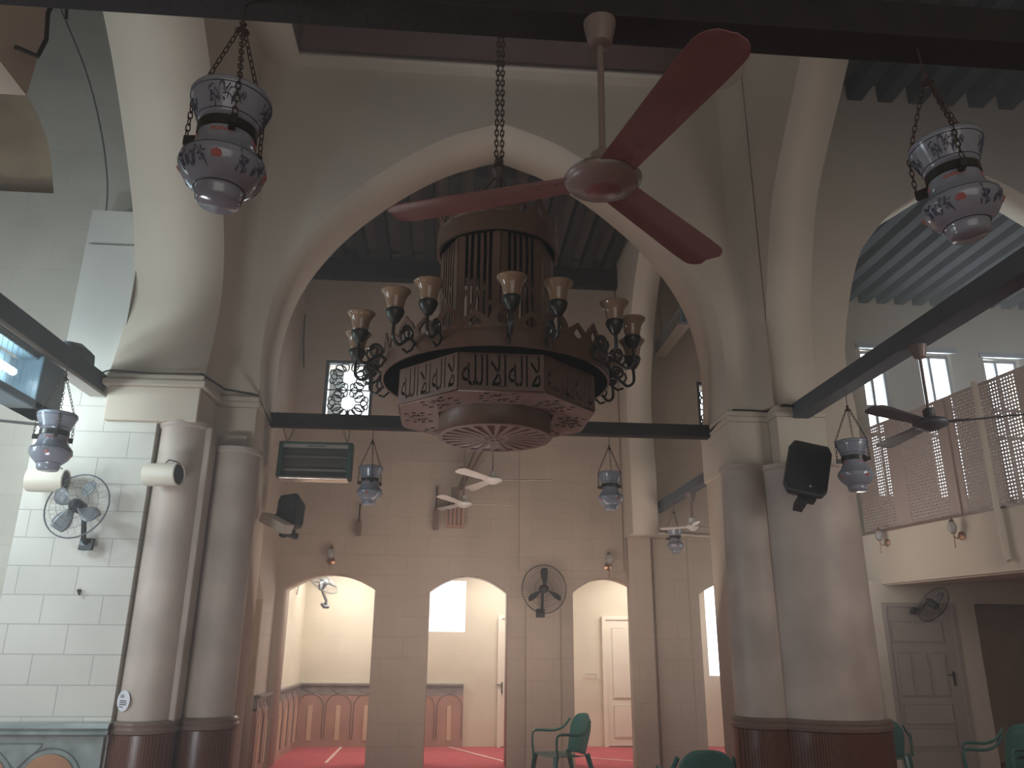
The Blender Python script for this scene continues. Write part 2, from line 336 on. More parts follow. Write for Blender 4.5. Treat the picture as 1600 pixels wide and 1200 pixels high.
# left side wall of second bay, with arched opening
op = [(9.55, 0)] + [(9.55 + 1.3 * i / 10, 2.12 + .34 * (1 - (i / 5 - 1) ** 2)) for i in range(11)] + [(10.85, 0)]
struct(wallYZ('wall_second_bay_left', [[(8.9, 0)] + op + [(14.0, 0), (14.0, 8), (8.9, 8)]], -2.7, -2.4, 'stoneBY'))
S('wall_beyond_side_arch', -4.6, -2.65, 10.98, 11.2, 0, 3.2, 'tan'); S('ceiling_beyond_side_arch', -4.6, -2.65, 8.9, 11.2, 3.2, 3.3, 'plaster'); S('wall_side_room', -4.8, -4.6, 8.6, 11.2, 0, 3.3, 'plaster')
S('wall_side_arch_reveal', -2.72, -2.415, 10.835, 10.87, .96, 2.14, 'tan')
S('trim_8', -4.6, -2.38, 10.93, 10.99, .0, .96, 'dadoG')
# right arch wall of second bay
fa = catmull([(4.07, 11.0), (4.7, 11.08), (5.3, 11.05), (5.9, 10.8), (6.4, 10.5), (6.75, 10.2), (7.0, 9.9)])
struct(wallYZ('wall_second_bay_right', [[(8.9, 8), (8.9, 7.3)] + [(9.4, 7.2)] + [(y, z) for z, y in fa[::-1]] + [(11.0, 3.1), (11.6, 3.1), (11.6, 8)]], 2.58, 2.95, 'plaster'))
S('wall_second_bay_right_respond', 2.6, 2.93, 11.45, 11.62, 0, 3.2, 'stoneB')
S('ceiling_second_bay', -2.6, 6.0, 8.9, 12.0, 7.62, 7.72, 'board')
S('trim_9', -2.5, 2.6, 11.42, 11.62, 7.1, 7.42, 'darkwood')
# passage behind the arcade
struct(wallXZ('wall_passage', [[(-2.6, 0), (6.6, 0), (6.6, 3.2), (-2.6, 3.2)], [(-.3, 1.78), (.31, 1.78), (.31, 2.62), (-.3, 2.62)], [(4.5, 1.1), (5.2, 1.1), (5.2, 2.6), (4.5, 2.6)]], 13.95, 14.2, 'stoneP'))
S('ceiling_passage', -2.6, 6.6, 12.0, 14.2, 2.95, 3.1, 'stoneP'); S('wall_passage_right', 6.0, 6.2, 12.1, 14.0, 0, 3.1, 'stoneP')
S('wall_passage_left_lining', -2.41, -2.385, 12.1, 13.95, .95, 2.95, 'stoneP')
# right bay: far frontal arch, joisted ceilings, windows wall, balcony
ra = catmull([(4.2, 1.98), (4.9, 2.02), (5.65, 1.86), (6.17, 1.68), (6.44, 1.5), (6.78, 1.2), (7.03, .85), (7.32, .4), (7.5, 0)])
rl = [(6.58 - h, z) for z, h in ra] + [(6.58 + h, z) for z, h in ra[:-1][::-1]]
struct(wallXZ('wall_right_bay', [[(3.9, 0), (4.28, 0), (4.28, 3.4), (4.6, 3.7)] + rl + [(8.56, 0), (13, 0), (13, 9.2), (3.9, 9.2)]], 8.3, 8.75, 'plaster'))
S('ceiling_right_aisle', 3.8, 13, -5, 8.4, 8.72, 8.85, 'board'); S('ceiling_left_aisle', -9, -3.2, -5, 8.6, 9.1, 9.2, 'board')
wins = [(7.14, 7.62), (8.2, 8.82), (9.42, 10.1)]
struct(wallXZ('wall_right_windows', [[(5.6, 0), (13, 0), (13, 8.6), (5.6, 8.6)]] + [[(a, 4.0), (b, 4.0), (b, 6.62 - (a - 7.1) * .04), (a, 6.66 - (a - 7.1) * .04)] for a, b in wins], 12.5, 12.85, 'plaster'))
S('ceiling_right_hall', 4.0, 13, 8.7, 12.9, 7.72, 7.85, 'boardR')
S('wall_hall_divider', 5.6, 5.9, 11.6, 12.9, 0, 8, 'plaster')
# the zone under the balcony
struct(wallXZ('wall_under_balcony', [[(4.9, 0), (6.12, 0), (6.12, 2.16), (7.15, 2.16), (7.15, 0), (7.45, 0), (7.45, 2.2), (9.6, 2.2), (9.6, 0), (12, 0), (12, 2.5), (4.9, 2.5)]], 11.0, 11.2, 'plaster'))
S('wall_under_balcony_dark_room', 7.3, 10, 12.1, 12.2, 0, 2.6, 'tan'); 
MBAL = Matrix.Translation((6.15, 11.3, 0)) @ Matrix.Rotation(math.atan2(8.45 - 11.3, 6.52 - 6.15), 4, 'Z')
def balm(): return MBAL
S('ceiling_under_balcony', 6.6, 12, 6.8, 12.2, 2.5, 2.6, 'plaster')
o = MB().box(0, 5.2, -.06, .06, 2.45, 3.16, balm()).build('wall_balcony_parapet', 'plaster'); struct(o)
o = MB().box(0, 5.2, -.075, .0, 3.16, 3.19, balm()).build('trim_10', 'dadoM'); struct(o)
o = MB().box(0, 5.2, 0, .5, 2.43, 2.5, balm()).build('trim_11', 'plaster'); struct(o)

# pierced screen above the parapet (diamond holes)
def pierced(name, x0, x1, z0, z1, step, m, mt, regions):
    mb = MB(); nx = int((x1 - x0) / step); nz = int((z1 - z0) / step); h = step * .30
    for i in range(nx):
        for j in range(nz):
            a, b = x0 + i * step, z0 + j * step; c, d = a + step, b + step; cx, cz = (a + c) / 2, (b + d) / 2
            if not any(r0 <= cx <= r1 for r0, r1 in regions): continue
            sh = h if (i + j) % 2 else h * .8
            o_ = [(a, 0, b), (c, 0, b), (c, 0, d), (a, 0, d)]; i_ = [(cx, 0, cz - sh), (cx + sh, 0, cz), (cx, 0, cz + sh), (cx - sh, 0, cz)]
            mb.add(o_ + i_, [(0, 1, 5, 4), (1, 2, 6, 5), (2, 3, 7, 6), (3, 0, 4, 7)], m)
    px = x0
    for r0, r1 in regions + [(x0 + nx * step, x0 + nx * step)]:
        i0 = math.ceil((r0 - x0) / step - .5) * step + x0
        if i0 - px > .01: mb.box(px, i0, -.004, .004, z0, z0 + nz * step, m)
        px = math.floor((r1 - x0) / step + .5) * step + x0
    return mb.build(name, mt)
scr = thing('balcony_screen', 'tall pierced screen of pale panels standing on the balcony parapet', 'screen')
pierced('pierced_panel', 0, 5.2, 3.19, 4.70, .043, MBAL, 'screen', [(.0, .75), (1.05, 1.75), (2.05, 3.1)]).parent = scr
MB().box(0, 5.2, -.02, .02, 4.69, 4.72, MBAL).build('top_rail', 'screen', scr)
for x in (1.9, 3.55): MB().box(x, x + .06, -.03, .03, 3.19, 4.7, MBAL).build('post', 'screen', scr)
pp = MB().tube([(2.62, -.12, 4.72), (2.62, -.12, 4.0), (2.62, -.12, 2.62), (2.66, -.12, 2.56)], .035, 10, m=MBAL).build('vertical_pipe', 'plaster', smooth=True)
tag(pp, 'pale vertical pipe running down the balcony front beside the pierced screen', 'pipe')

# ------------------------------------------------------------------ joists
def joists(xs, y0, y1, z0, z1, wd, mt, label, group):
    first = None
    for x in xs:
        if first is None:
            m = MB().box(-wd / 2, wd / 2, y0, y1, z0, z1); first = m.build('ceiling_joist', mt, bevel=.01); tag(first, label, 'ceiling joist', group); first.location.x = x
        else:
            c = first.copy(); COL.objects.link(c); c.location.x = x
joists([-2.25 + .36 * i for i in range(14)], 8.93, 11.6, 7.42, 7.62, .16, 'joist', 'dark round-edged wooden joist in the shadowy ceiling seen through the big arch', 'joists of the dark ceiling behind the big arch')
joists([4.6 + .34 * i for i in range(24)], 8.76, 12.5, 7.5, 7.72, .17, 'joistR', 'blue-grey wooden joist of the daylit ceiling seen through the right arch', 'joists of the daylit right hall ceiling')
joists([4.3 + .42 * i for i in range(14)], -1, 8.3, 8.46, 8.72, .2, 'joist', 'black wooden joist of the high ceiling in the top right corner', 'black joists of the right aisle ceiling')

# ------------------------------------------------------------------ tie beams
tb = MB(); tb.box(-2.5, 13, 2.40, 2.56, 3.95, 4.12); o = tb.build('tie_beam', 'darkwood', bevel=.008)
tag(o, 'black wooden tie beam crossing the whole top edge, carrying the maroon fan', 'tie beam')
st = MB().box(1.24, 1.34, 2.42, 2.54, 4.12, 5.4).build('beam_post', 'darkwood', bevel=.005); tag(st, 'short black post rising from the tie beam at the top edge', 'post')
o = MB().box(-2.08, 3.03, 8.60, 8.74, 3.90, 4.05).build('tie_beam', 'darkwood', bevel=.012)
tag(o, 'dark wooden tie beam spanning the big central arch at its springing', 'tie beam')
lb = thing('tie_beam', 'blue-grey tie beam at the left, running from the stone pier towards the camera', 'tie beam')
B('beam', -3.48, -3.36, 2.9, 7.5, 3.86, 4.06, 'bluewood', parent=lb, bevel=.01)
B('lower_batten', -3.47, -3.33, 2.9, 7.46, 3.83, 3.86, 'sign', parent=lb)
wr = MB().tube([(-3.42, 6.75, 4.08), (-3.42, 6.95, 4.10), (-3.42, 7.12, 4.09), (-3.42, 7.22, 4.04)], .08, 8, rs=[.05, .085, .09, .05]).build('wrapped_end', 'bluewood', lb, smooth=True)
o = B('tie_beam', 3.60, 3.78, 3.0, 8.1, 3.92, 4.08, 'bluewood', bevel=.01); tag(o, 'grey-blue tie beam at the right, rising from the right column to the frame edge', 'tie beam')
o = B('tie_beam', 3.02, 3.15, 8.95, 11.58, 3.48, 3.60, 'bluewood', bevel=.01); tag(o, 'short grey tie beam beyond the central arch carrying a small white fan', 'tie beam')

# ------------------------------------------------------------------ lattice windows
def oval(cx, cz, a, b, th, n=14):
    return [(cx + a * math.cos(t) * math.cos(th) - b * math.sin(t) * math.sin(th), 0, cz + a * math.cos(t) * math.sin(th) + b * math.sin(t) * math.cos(th)) for t in [2 * PI * k / n for k in range(n)]]
def lattice_window(n, x0, x1, z0, z1, y):
    f = MB(); t = .05
    f.box(x0, x1, y - .03, y + .05, z1 - t, z1); f.box(x0, x1, y - .03, y + .05, z0, z0 + t); f.box(x0, x0 + t, y - .03, y + .05, z0, z1); f.box(x1 - t, x1, y - .03, y + .05, z0, z1)
    fr = struct(f.build('window_%d' % n, 'lattice'))
    g = MB(); a0, a1, b0, b1 = x0 + t, x1 - t, z0 + t, z1 - t; W = a1 - a0; H = b1 - b0
    def cl(pts, closed=True):
        out = []
        P = pts + ([pts[0]] if closed else [])
        for p in P: out.append((min(max(p[0], a0), a1), y + .01, min(max(p[2], b0), b1)))
        g.tube(out, .013, 4)
    cells = [((a0 + a1) / 2, b0 + H * .74), ((a0 + a1) / 2, b0 + H * .24), (a0, b0 + H * .49), (a1, b0 + H * .49), (a0, b1), (a1, b1), (a0, b0), (a1, b0)]
    for cx, cz in cells:
        r = W * .30
        for k in range(8):
            th = PI / 8 + k * PI / 4; px, pz = cx + r * math.cos(th), cz + r * math.sin(th)
            if a0 - .04 < px < a1 + .04 and b0 - .04 < pz < b1 + .04: cl(oval(px, pz, r * .42, r * .26, th))
    for k in range(8):
        th = k * PI / 4
    cl([(a0, 0, b0 + H * .49), ((a0 + a1) / 2, 0, b0 + H * .49), (a1, 0, b0 + H * .49)], False)
    cl([((a0 + a1) / 2, 0, b0), ((a0 + a1) / 2, 0, b0 + .1)], False)
    g.build('lattice', 'lattice', fr)
lattice_window(1, -1.99, -1.25, 4.83, 5.76, 11.66); lattice_window(2, 1.72, 2.52, 4.80, 5.70, 11.66); lattice_window(3, 3.84, 4.5, 4.72, 5.60, 11.66)
for i, (a, b) in enumerate(wins):
    m = MB(); zt = 6.62 - (a - 7.1) * .04
    m.box(a, b, 12.6, 12.66, zt - .06, zt); m.box(a, a + .05, 12.6, 12.66, 4, zt); m.box(b - .05, b, 12.6, 12.66, 4, zt)
    m.box(a + (b - a) * .38, a + (b - a) * .38 + .05, 12.6, 12.66, 4, zt)
    for z in (5.55, 5.05): m.box(a, b, 12.6, 12.66, z, z + .06)
    struct(m.build('window_%d' % (i + 4), 'winframe'))
    struct(MB().box(a - .08, b + .08, 12.44, 12.5, zt, zt + .09).build('trim_%d' % (20 + i), 'winframe'))
S('wall_outside_neighbour', -6, 5.5, 16.4, 16.6, 3.6, 5.25, 'outwall')
S('wall_outside_neighbour_tall', -4.2, -2.35, 15.8, 16.0, 3.6, 9, 'outwall')
tr = thing('tree', 'green tree crown outside, seen through the lattice window right of the chandelier', 'tree', (3.2, 15.6, 0))
MB().tube([(0, 0, 0), (.1, 0, 3), (0, .1, 5.2)], .1, 8, rs=[.14, .1, .06]).build('trunk', 'darkwood', tr, smooth=True)
lf = MB(); rr = random.Random(3)
for k in range(260):
    u = Vector((rr.gauss(0, 1), rr.gauss(0, 1), rr.gauss(0, 1))).normalized() * rr.uniform(.2, 1); c = Vector((u.x * .75, u.y * .5, 6.2 + u.z * 1.5))
    mm = Matrix.Translation(c) @ Euler((rr.uniform(0, 3), rr.uniform(0, 3), rr.uniform(0, 3))).to_matrix().to_4x4()
    lf.add([(-.12, 0, 0), (0, .06, .02), (.12, 0, 0), (0, -.06, .02)], [(0, 1, 2, 3)], mm)
lf.build('foliage', 'leaf', tr)

# ------------------------------------------------------------------ columns
def column(label, x, y, r0, r1, z1, mt='column', sq=0):
    t = thing('column', label, 'column', (x, y, 0))
    MB().lathe([(r0, .94), (r0, 1.0), (r0 * .985, 1.6), ((r0 + r1) / 2, 2.4), (r1, z1 - .06), (r1 + .02, z1 - .04), (r1 + .02, z1)], 48).build('shaft', mt, t, smooth=True)
    MB().lathe([(r0 + .035, 0), (r0 + .035, .86), (r0 + .02, .87)], 48).build('wainscot', 'dadoB', t, smooth=True)
    MB().lathe([(r0 + .02, .86), (r0 + .05, .87), (r0 + .055, .90), (r0 + .04, .92), (r0 + .045, .94), (r0 + .03, .96), (r0, .97)], 48).build('cap_moulding', 'dadoM', t, smooth=True)
    return t
column('rounded engaged column against the white stone wall, left of its pair', -2.60, 7.66, .235, .225, 3.62)
column('rounded engaged column beneath the left springing of the big arch', -2.19, 8.02, .25, .235, 3.46)
column('massive round column at the right beneath the black speaker', 3.76, 8.12, .56, .535, 3.42)
column('slim engaged column on the left flank of the massive right column', 3.13, 8.1, .27, .235, 3.44)
o = MB().box(-2.42, -2.33, 7.58, 7.8, .95, 3.6).build('pier_fillet', 'column', bevel=.02); tag(o, 'narrow flaking vertical fillet between the two left engaged columns', 'fillet')
o = MB().box(3.36, 3.43, 7.86, 8.1, .95, 3.45).build('pier_fillet', 'column', bevel=.02); tag(o, 'narrow vertical fillet joining the massive right column to the slim one', 'fillet')
s = thing('round_sticker', 'round white printed sticker low on the left engaged column', 'sticker', (-2.735, 7.46, 1.13), (0, 0, R(-35)))
MB().lathe([(0, 0), (.085, 0), (.085, .003)], 28, Matrix.Rotation(PI / 2, 4, 'X')).build('disc', 'paper', s)
m = MB(); rr = random.Random(5)
for k, zz in enumerate((.045, .03, .0, -.015, -.03, -.05)):
    x = -.045
    while x < (.0 if k in (0, 1, 5) else .045):
        l = rr.uniform(.006, .016); m.box(x, x + l, -.0065, -.003, zz - .003, zz + .004); x += l + .004
m.build('print', 'ink', s)

# ------------------------------------------------------------------ dados
def arch_outline(x0, x1, zs, n=16, grow=0):
    c = (x0 + x1) / 2; r = (x1 - x0) / 2 + grow
    return [(c + r * math.cos(PI - PI * i / n), zs + r * math.sin(PI - PI * i / n)) for i in range(n + 1)]
dg_ = thing('wainscot_panel', 'green-grey marble wainscot with orange arched inlays along the left stone wall', 'wainscot', (0, 0, 0))
B('slab', -9, -2.84, 7.43, 7.5, 0, .86, 'marbleG', parent=dg_)
mm = MB()
mm.add([(-9, 7.5, .96), (-2.80, 7.5, .96), (-2.80, 7.40, .955), (-9, 7.40, .955), (-9, 7.37, .92), (-2.80, 7.37, .92), (-9, 7.40, .90), (-2.80, 7.40, .90), (-9, 7.375, .875), (-2.80, 7.375, .875), (-9, 7.43, .85), (-2.80, 7.43, .85)], [(0, 1, 2, 3), (3, 2, 5, 4), (4, 5, 7, 6), (6, 7, 9, 8), (8, 9, 11, 10)])
mm.build('top_moulding', 'marbleG', dg_)
k = 0
for i in range(13):
    x1_ = -3.02 - .545 * i; x0_ = x1_ - .44
    a = arch_outline(x0_, x1_, .50); inl = [(x, z) for x, z in a]
    MB().prism([(x, z) for x, z in inl] + [(x1_, .1), (x0_, .1)], 0, .012, Matrix.Translation((0, 7.43, 0)) @ MXZ).build('inlay', 'inlay', dg_)
    for g_, z_ in ((0, .5), (.045, .5)):
        ao = arch_outline(x0_, x1_, z_, grow=g_); w_ = (x1_ - x0_) / 2 + g_; c_ = (x0_ + x1_) / 2
        MB().tube([(c_ - w_, 7.425, .1)] + [(x, 7.425, z) for x, z in ao] + [(c_ + w_, 7.425, .1)], .005, 4).build('groove', 'marbleD', dg_)
    c_ = x0_ - .0525; tri = [(c_ - .19, .80), (c_ + .19, .80), (c_ + .18, .775), (c_, .60), (c_ - .18, .775)]
    MB().tube([(x, 7.425, z) for x, z in tri], .0045, 4, closed=True).build('groove', 'marbleD', dg_)
def passage_dado(label, x0, x1, y, rotz=0, loc=(0, 0, 0)):
    t = thing('wainscot_panel', label, 'wainscot', loc, (0, 0, rotz))
    B('slab', x0, x1, y - .05, y, 0, .8, 'dadoP', parent=t); B('frieze', x0, x1, y - .055, y, .78, .94, 'dadoG', parent=t); B('cap', x0 - .0, x1, y - .085, y, .93, .96, 'dadoG', parent=t)
    n = max(1, int((x1 - x0) / .42)); w_ = (x1 - x0) / n
    for i in range(n):
        c = x0 + w_ * (i + .5)
        B('sand_strip', c - .035, c + .035, y - .06, y - .05, .1, .62, 'dadoO', parent=t)
        ao = [(c - w_ / 2 + .02, .12), (c - w_ / 2 + .02, .62)] + arch_outline(c - w_ / 2 + .02, c + w_ / 2 - .02, .60, 10)[1:-1] + [(c + w_ / 2 - .02, .62), (c + w_ / 2 - .02, .12)]
        MB().tube([(x, y - .052, min(z, .80)) for x, z in ao], .008, 4).build('groove', 'dadoM', t)
        MB().tube([(x, y - .057, z) for x, z in [(c - .15, .9), (c + .15, .9), (c + .12, .86), (c, .80), (c - .12, .86)]], .006, 4, closed=True).build('groove', 'dadoM', t)
passage_dado('brown marble wainscot on the passage back wall, left of the doors', -2.38, .31, 13.95)
passage_dado('brown marble wainscot along the brightly lit left end wall of the passage', 0, 3.0, 0, -PI / 2 + PI, (-2.40, 13.95, 0)) if False else None
t = passage_dado('brown marble wainscot along the brightly lit left end wall of the passage', -3.05, 0, 0, PI / 2, (-2.40, 13.92, 0))
# passage floor stripes
for i, (p, q) in enumerate([((-1.62, 12.2), (-1.62, 13.9)), ((.95, 12.15), (.1, 13.9)), ((2.9, 12.2), (1.7, 12.9)), ((4.4, 12.2), (4.0, 12.7))]):
    d = Vector((q[0] - p[0], q[1] - p[1], 0)).normalized(); nn = Vector((-d.y, d.x, 0)) * .022
    a, b = Vector((*p, 0)), Vector((*q, 0)); m = MB()
    vs = [a - nn, a + nn, b + nn, b - nn]; m.add([v + Vector((0, 0, .002)) for v in vs] + [v + Vector((0, 0, .006)) for v in vs], [(0, 1, 2, 3), (4, 5, 6, 7), (0, 1, 5, 4), (1, 2, 6, 5), (2, 3, 7, 6), (3, 0, 4, 7)])
    struct(m.build('trim_%d' % (30 + i), 'stripe'))

# ------------------------------------------------------------------ doors
def door(n, x0, x1, y, z1, mt, panels, hx, hz, th=.05, hingeleft=True):
    d = struct(B('door_%d' % n, x0, x1, y - th, y, 0.015, z1, mt))
    for (a, b, c, e) in panels:
        B('door_panel', a, b, y - th - .012, y - th, c, e, mt, parent=d, bevel=.008)
        MB().tube([(a - .012, y - th - .006, c - .012), (b + .012, y - th - .006, c - .012), (b + .012, y - th - .006, e + .012), (a - .012, y - th - .006, e + .012)], .006, 4, closed=True).build('panel_moulding', mt, d)
    MB().box(hx - .012, hx + .012, y - th - .02, y - th, hz - .09, hz + .09).box(hx - .09, hx + .01, y - th - .045, y - th - .03, hz + .04, hz + .055).build('door_handle', 'bronze', d)
    f = MB().box(x0 - .06, x0, y - th - .02, y, 0, z1 + .06).box(x1, x1 + .06, y - th - .02, y, 0, z1 + .06).box(x0, x1, y - th - .02, y, z1, z1 + .06).build('door_frame', mt, d)
    return d
door(1, 2.71, 3.45, 13.94, 2.0, 'doorW', [(2.82, 3.33, .75, 1.85), (2.82, 3.33, .15, .62)], 3.25, .63)
door(2, .93, 1.02, 13.9, 2.0, 'doorW', [], .94, .9)
dp = [(6.20, 6.92, 2.0 - .32, 2.0 - .06)]
for i in range(3): dp.append((6.22 + .25 * i, 6.40 + .25 * i, .98, 1.52))
dp += [(6.22, 6.9, .62, .86), (6.22, 6.9, .34, .56), (6.22, 6.9, .06, .28)]
door(3, 6.14, 7.1, 11.06, 2.14, 'doorG', dp, 6.99, 1.2)
hk = MB().tube([(2.36, 13.93, 1.12), (2.36, 13.9, 1.12), (2.52, 13.9, 1.12), (2.53, 13.9, 1.04)], .008, 5).build('wall_hook', 'sign'); tag(hk, 'small bent metal hook on the cream wall left of the white door', 'hook')
hs = MB().tube([(-3.27, 7.5, 2.04), (-3.27, 7.46, 2.04), (-3.25, 7.46, 2.0)], .012, 6).build('wall_hook', 'iron'); tag(hs, 'small rusty screw hook in the white stone wall below the left wall fan', 'hook')

# ------------------------------------------------------------------ chain helper
def chain(mb, a, b, ln=.035, r=.0028, w=.009, m=None, sag=0):
    a, b = Vector(a), Vector(b); d = b - a; n = max(2, int(d.length / (ln * .78)))
    for i in range(n):
        t = (i + .5) / n; c = a + d * t - Vector((0, 0, sag * 4 * t * (1 - t))); dd = d.normalized()
        q = dd.to_track_quat('Z', 'Y').to_matrix().to_4x4(); mm = (m or Matrix()) @ Matrix.Translation(c) @ q @ Matrix.Rotation(PI / 2 * (i % 2), 4, 'Z')
        pts = [(w * math.cos(u), 0, (ln / 2 - w) * (1 if math.sin(u) >= 0 else -1) + w * math.sin(u)) for u in [2 * PI * k / 8 + .01 for k in range(8)]]
        mb.tube(pts, r, 4, closed=True, m=mm)
    return mb

# ------------------------------------------------------------------ porcelain lanterns
def lathe_r(prof, z):
    for (r0, z0), (r1, z1) in zip(prof, prof[1:]):
        if min(z0, z1) <= z <= max(z0, z1) and abs(z1 - z0) > 1e-9: return r0 + (r1 - r0) * (z - z0) / (z1 - z0)
    return prof[-1][0]
def lantern(detail):
    t = thing('hanging_lantern', 'x', 'lantern', group=None)
    p = [(.072, 0), (.082, .012), (.086, .03), (.088, .055), (.105, .065), (.135, .095), (.155, .13), (.161, .155), (.158, .17), (.145, .19), (.125, .215), (.110, .245), (.106, .28), (.104, .31)]
    q = [(.106, .325), (.115, .35), (.128, .385), (.142, .42), (.152, .45), (.154, .462), (.146, .475), (.12, .48), (.02, .47)]
    p = [(x[0], x[1]) for x in p]
    MB().lathe(p, 40).build('globe', 'porcelain', t, smooth=2)
    MB().lathe(q, 40).build('upper_bowl', 'porcelain', t, smooth=2)
    bd = MB().lathe([(.109, .285), (.112, .287), (.112, .325), (.109, .327)], 40)
    for k in range(3):
        a = R(161 + 120 * k); bd.box(.105, .165, -.012, .012, .26, .30, Matrix.Rotation(a, 4, 'Z'))
    bd.build('metal_band', 'bronze', t)
    ln = MB()
    for z in (.058, .178): r = lathe_r(p, z); ln.lathe([(r + .001, z - .002), (r + .0035, z), (r + .001, z + .002)], 40)
    for z in (.352, .445): r = lathe_r(q, z); ln.lathe([(r + .001, z - .002), (r + .0035, z), (r + .001, z + .002)], 40)
    if detail:
        rr = random.Random(11)
        def stroke(prf, c, z0, w_, h_, n):
            for _ in range(n):
                a = c + rr.uniform(-w_, w_); z = z0 + rr.uniform(-h_, h_) ; da = rr.uniform(-.10, .10); cv = rr.uniform(-.02, .02); dz = rr.uniform(-.022, .022); pts = []
                for i in range(7):
                    u = i / 6; aa = a + da * u; zz = z + dz * u + cv * math.sin(PI * u); r = lathe_r(prf, zz) + .0012; pts.append((r * math.cos(aa), r * math.sin(aa), zz))
                ln.tube(pts, .0022, 4, rs=[.001, .002, .0026, .0028, .0024, .0018, .0008])
        for k in range(4):
            c = R(-90 + 90 * k); stroke(q, c - .05, .40, .5, .022, 48)
            for s_ in (-.55, .55): stroke(p, c + s_, .12, .17, .022, 18)
    ln.build('painted_lines', 'pline', t)
    for k in range(4):
        rd = MB(); c = R(-95 + 90 * k); z = .125; r = lathe_r(p, z) + .002
        mm = Matrix.Rotation(c, 4, 'Z') @ Matrix.Translation((r - .002, 0, z)) @ Matrix.Rotation(R(90 + 38), 4, 'Y')
        for j in range(8): rd.lathe([(0, .0015), (.0075, .001), (.009, -.002)], 8, mm @ Matrix.Translation((.012 * math.cos(j * PI / 4), .012 * math.sin(j * PI / 4), 0)))
        rd.lathe([(0, .003), (.008, .002), (.009, 0)], 8, mm)
        rd.build('red_rosette', 'pred', t); rd = MB()
        for j in range(5):
            aa = c + (j - 2) * .16; r2 = .1085; rd.lathe([(0, .004), (.008, .002), (.009, -.004)], 8, Matrix.Rotation(aa, 4, 'Z') @ Matrix.Translation((r2, 0, .262)) @ Matrix.Rotation(PI / 2, 4, 'Y'))
        rd.build('red_dots', 'pred', t)
    return t
def lantern_chains(t, top, apex=.72):
    c = MB()
    for k in range(3):
        a = R(161 + 120 * k); e = Vector((.16 * math.cos(a), .16 * math.sin(a), .30)); kk = Vector((.156 * math.cos(a), .156 * math.sin(a), .47))
        if top > .5: chain(c, e, kk); chain(c, kk, (.018 * math.cos(a), .018 * math.sin(a), apex))
    c.build('suspension_chain', 'iron', t)
    h = MB().lathe([(.0, apex - .012), (.022, apex - .008), (.03, apex), (.014, apex + .012), (.010, apex + .03), (.016, apex + .04), (0, apex + .05)], 14)
    h.tube([(0, 0, apex + .03), (0, 0, top)], .004, 5); h.build('ceiling_hook', 'iron', t, smooth=True)
LA = lantern(True); lantern_chains(LA, 1.0, .80)
LB = copy_tree(LA)
place(LA, (-.845, 2.48, 3.085), (0, 0, R(13)), 'large blue-white porcelain lantern hanging by chains at the upper left', True, .93)
place(LB, (1.895, 2.46, 3.09), (R(2), R(-4), R(-32)), 'large tilted porcelain lantern with red rosettes hanging at the upper right', True, .86)
LC = lantern(False); lantern_chains(LC, .98, .78)
for i, (loc, rz, sc, lb_) in enumerate([
    ((-3.10, 6.2, 2.86), 20, .95, 'porcelain lantern at the left in front of the white stone wall, above a cylindrical speaker'),
    ((-.895, 8.66, 3.04), 0, .9, 'small porcelain lantern hanging from the tie beam beside the green-framed insect lamp'),
    ((1.79, 8.66, 3.04), 30, .9, 'small porcelain lantern hanging from the tie beam right of the chandelier'),
    ((3.15, 10.9, 2.82), 0, .72, 'smallest porcelain lantern, hanging from the short beam next to the white fan'),
    ((3.74, 6.9, 2.98), 15, 1.0, 'hazy grey lantern hanging behind the black speaker on the right column'),
    ((3.45, 9.6, 2.90), 15, .8, 'lantern half hidden behind the left edge of the massive right column')]):
    c = LC if i == 0 else copy_tree(LC0); 
    if i == 0: LC0 = LC
    place(c, loc, (0, 0, R(rz)), lb_, True, sc)
MB().tube([(0, 0, .9), (0, 0, 5.9)], .006, 5).build('suspension_rod', 'iron', c)

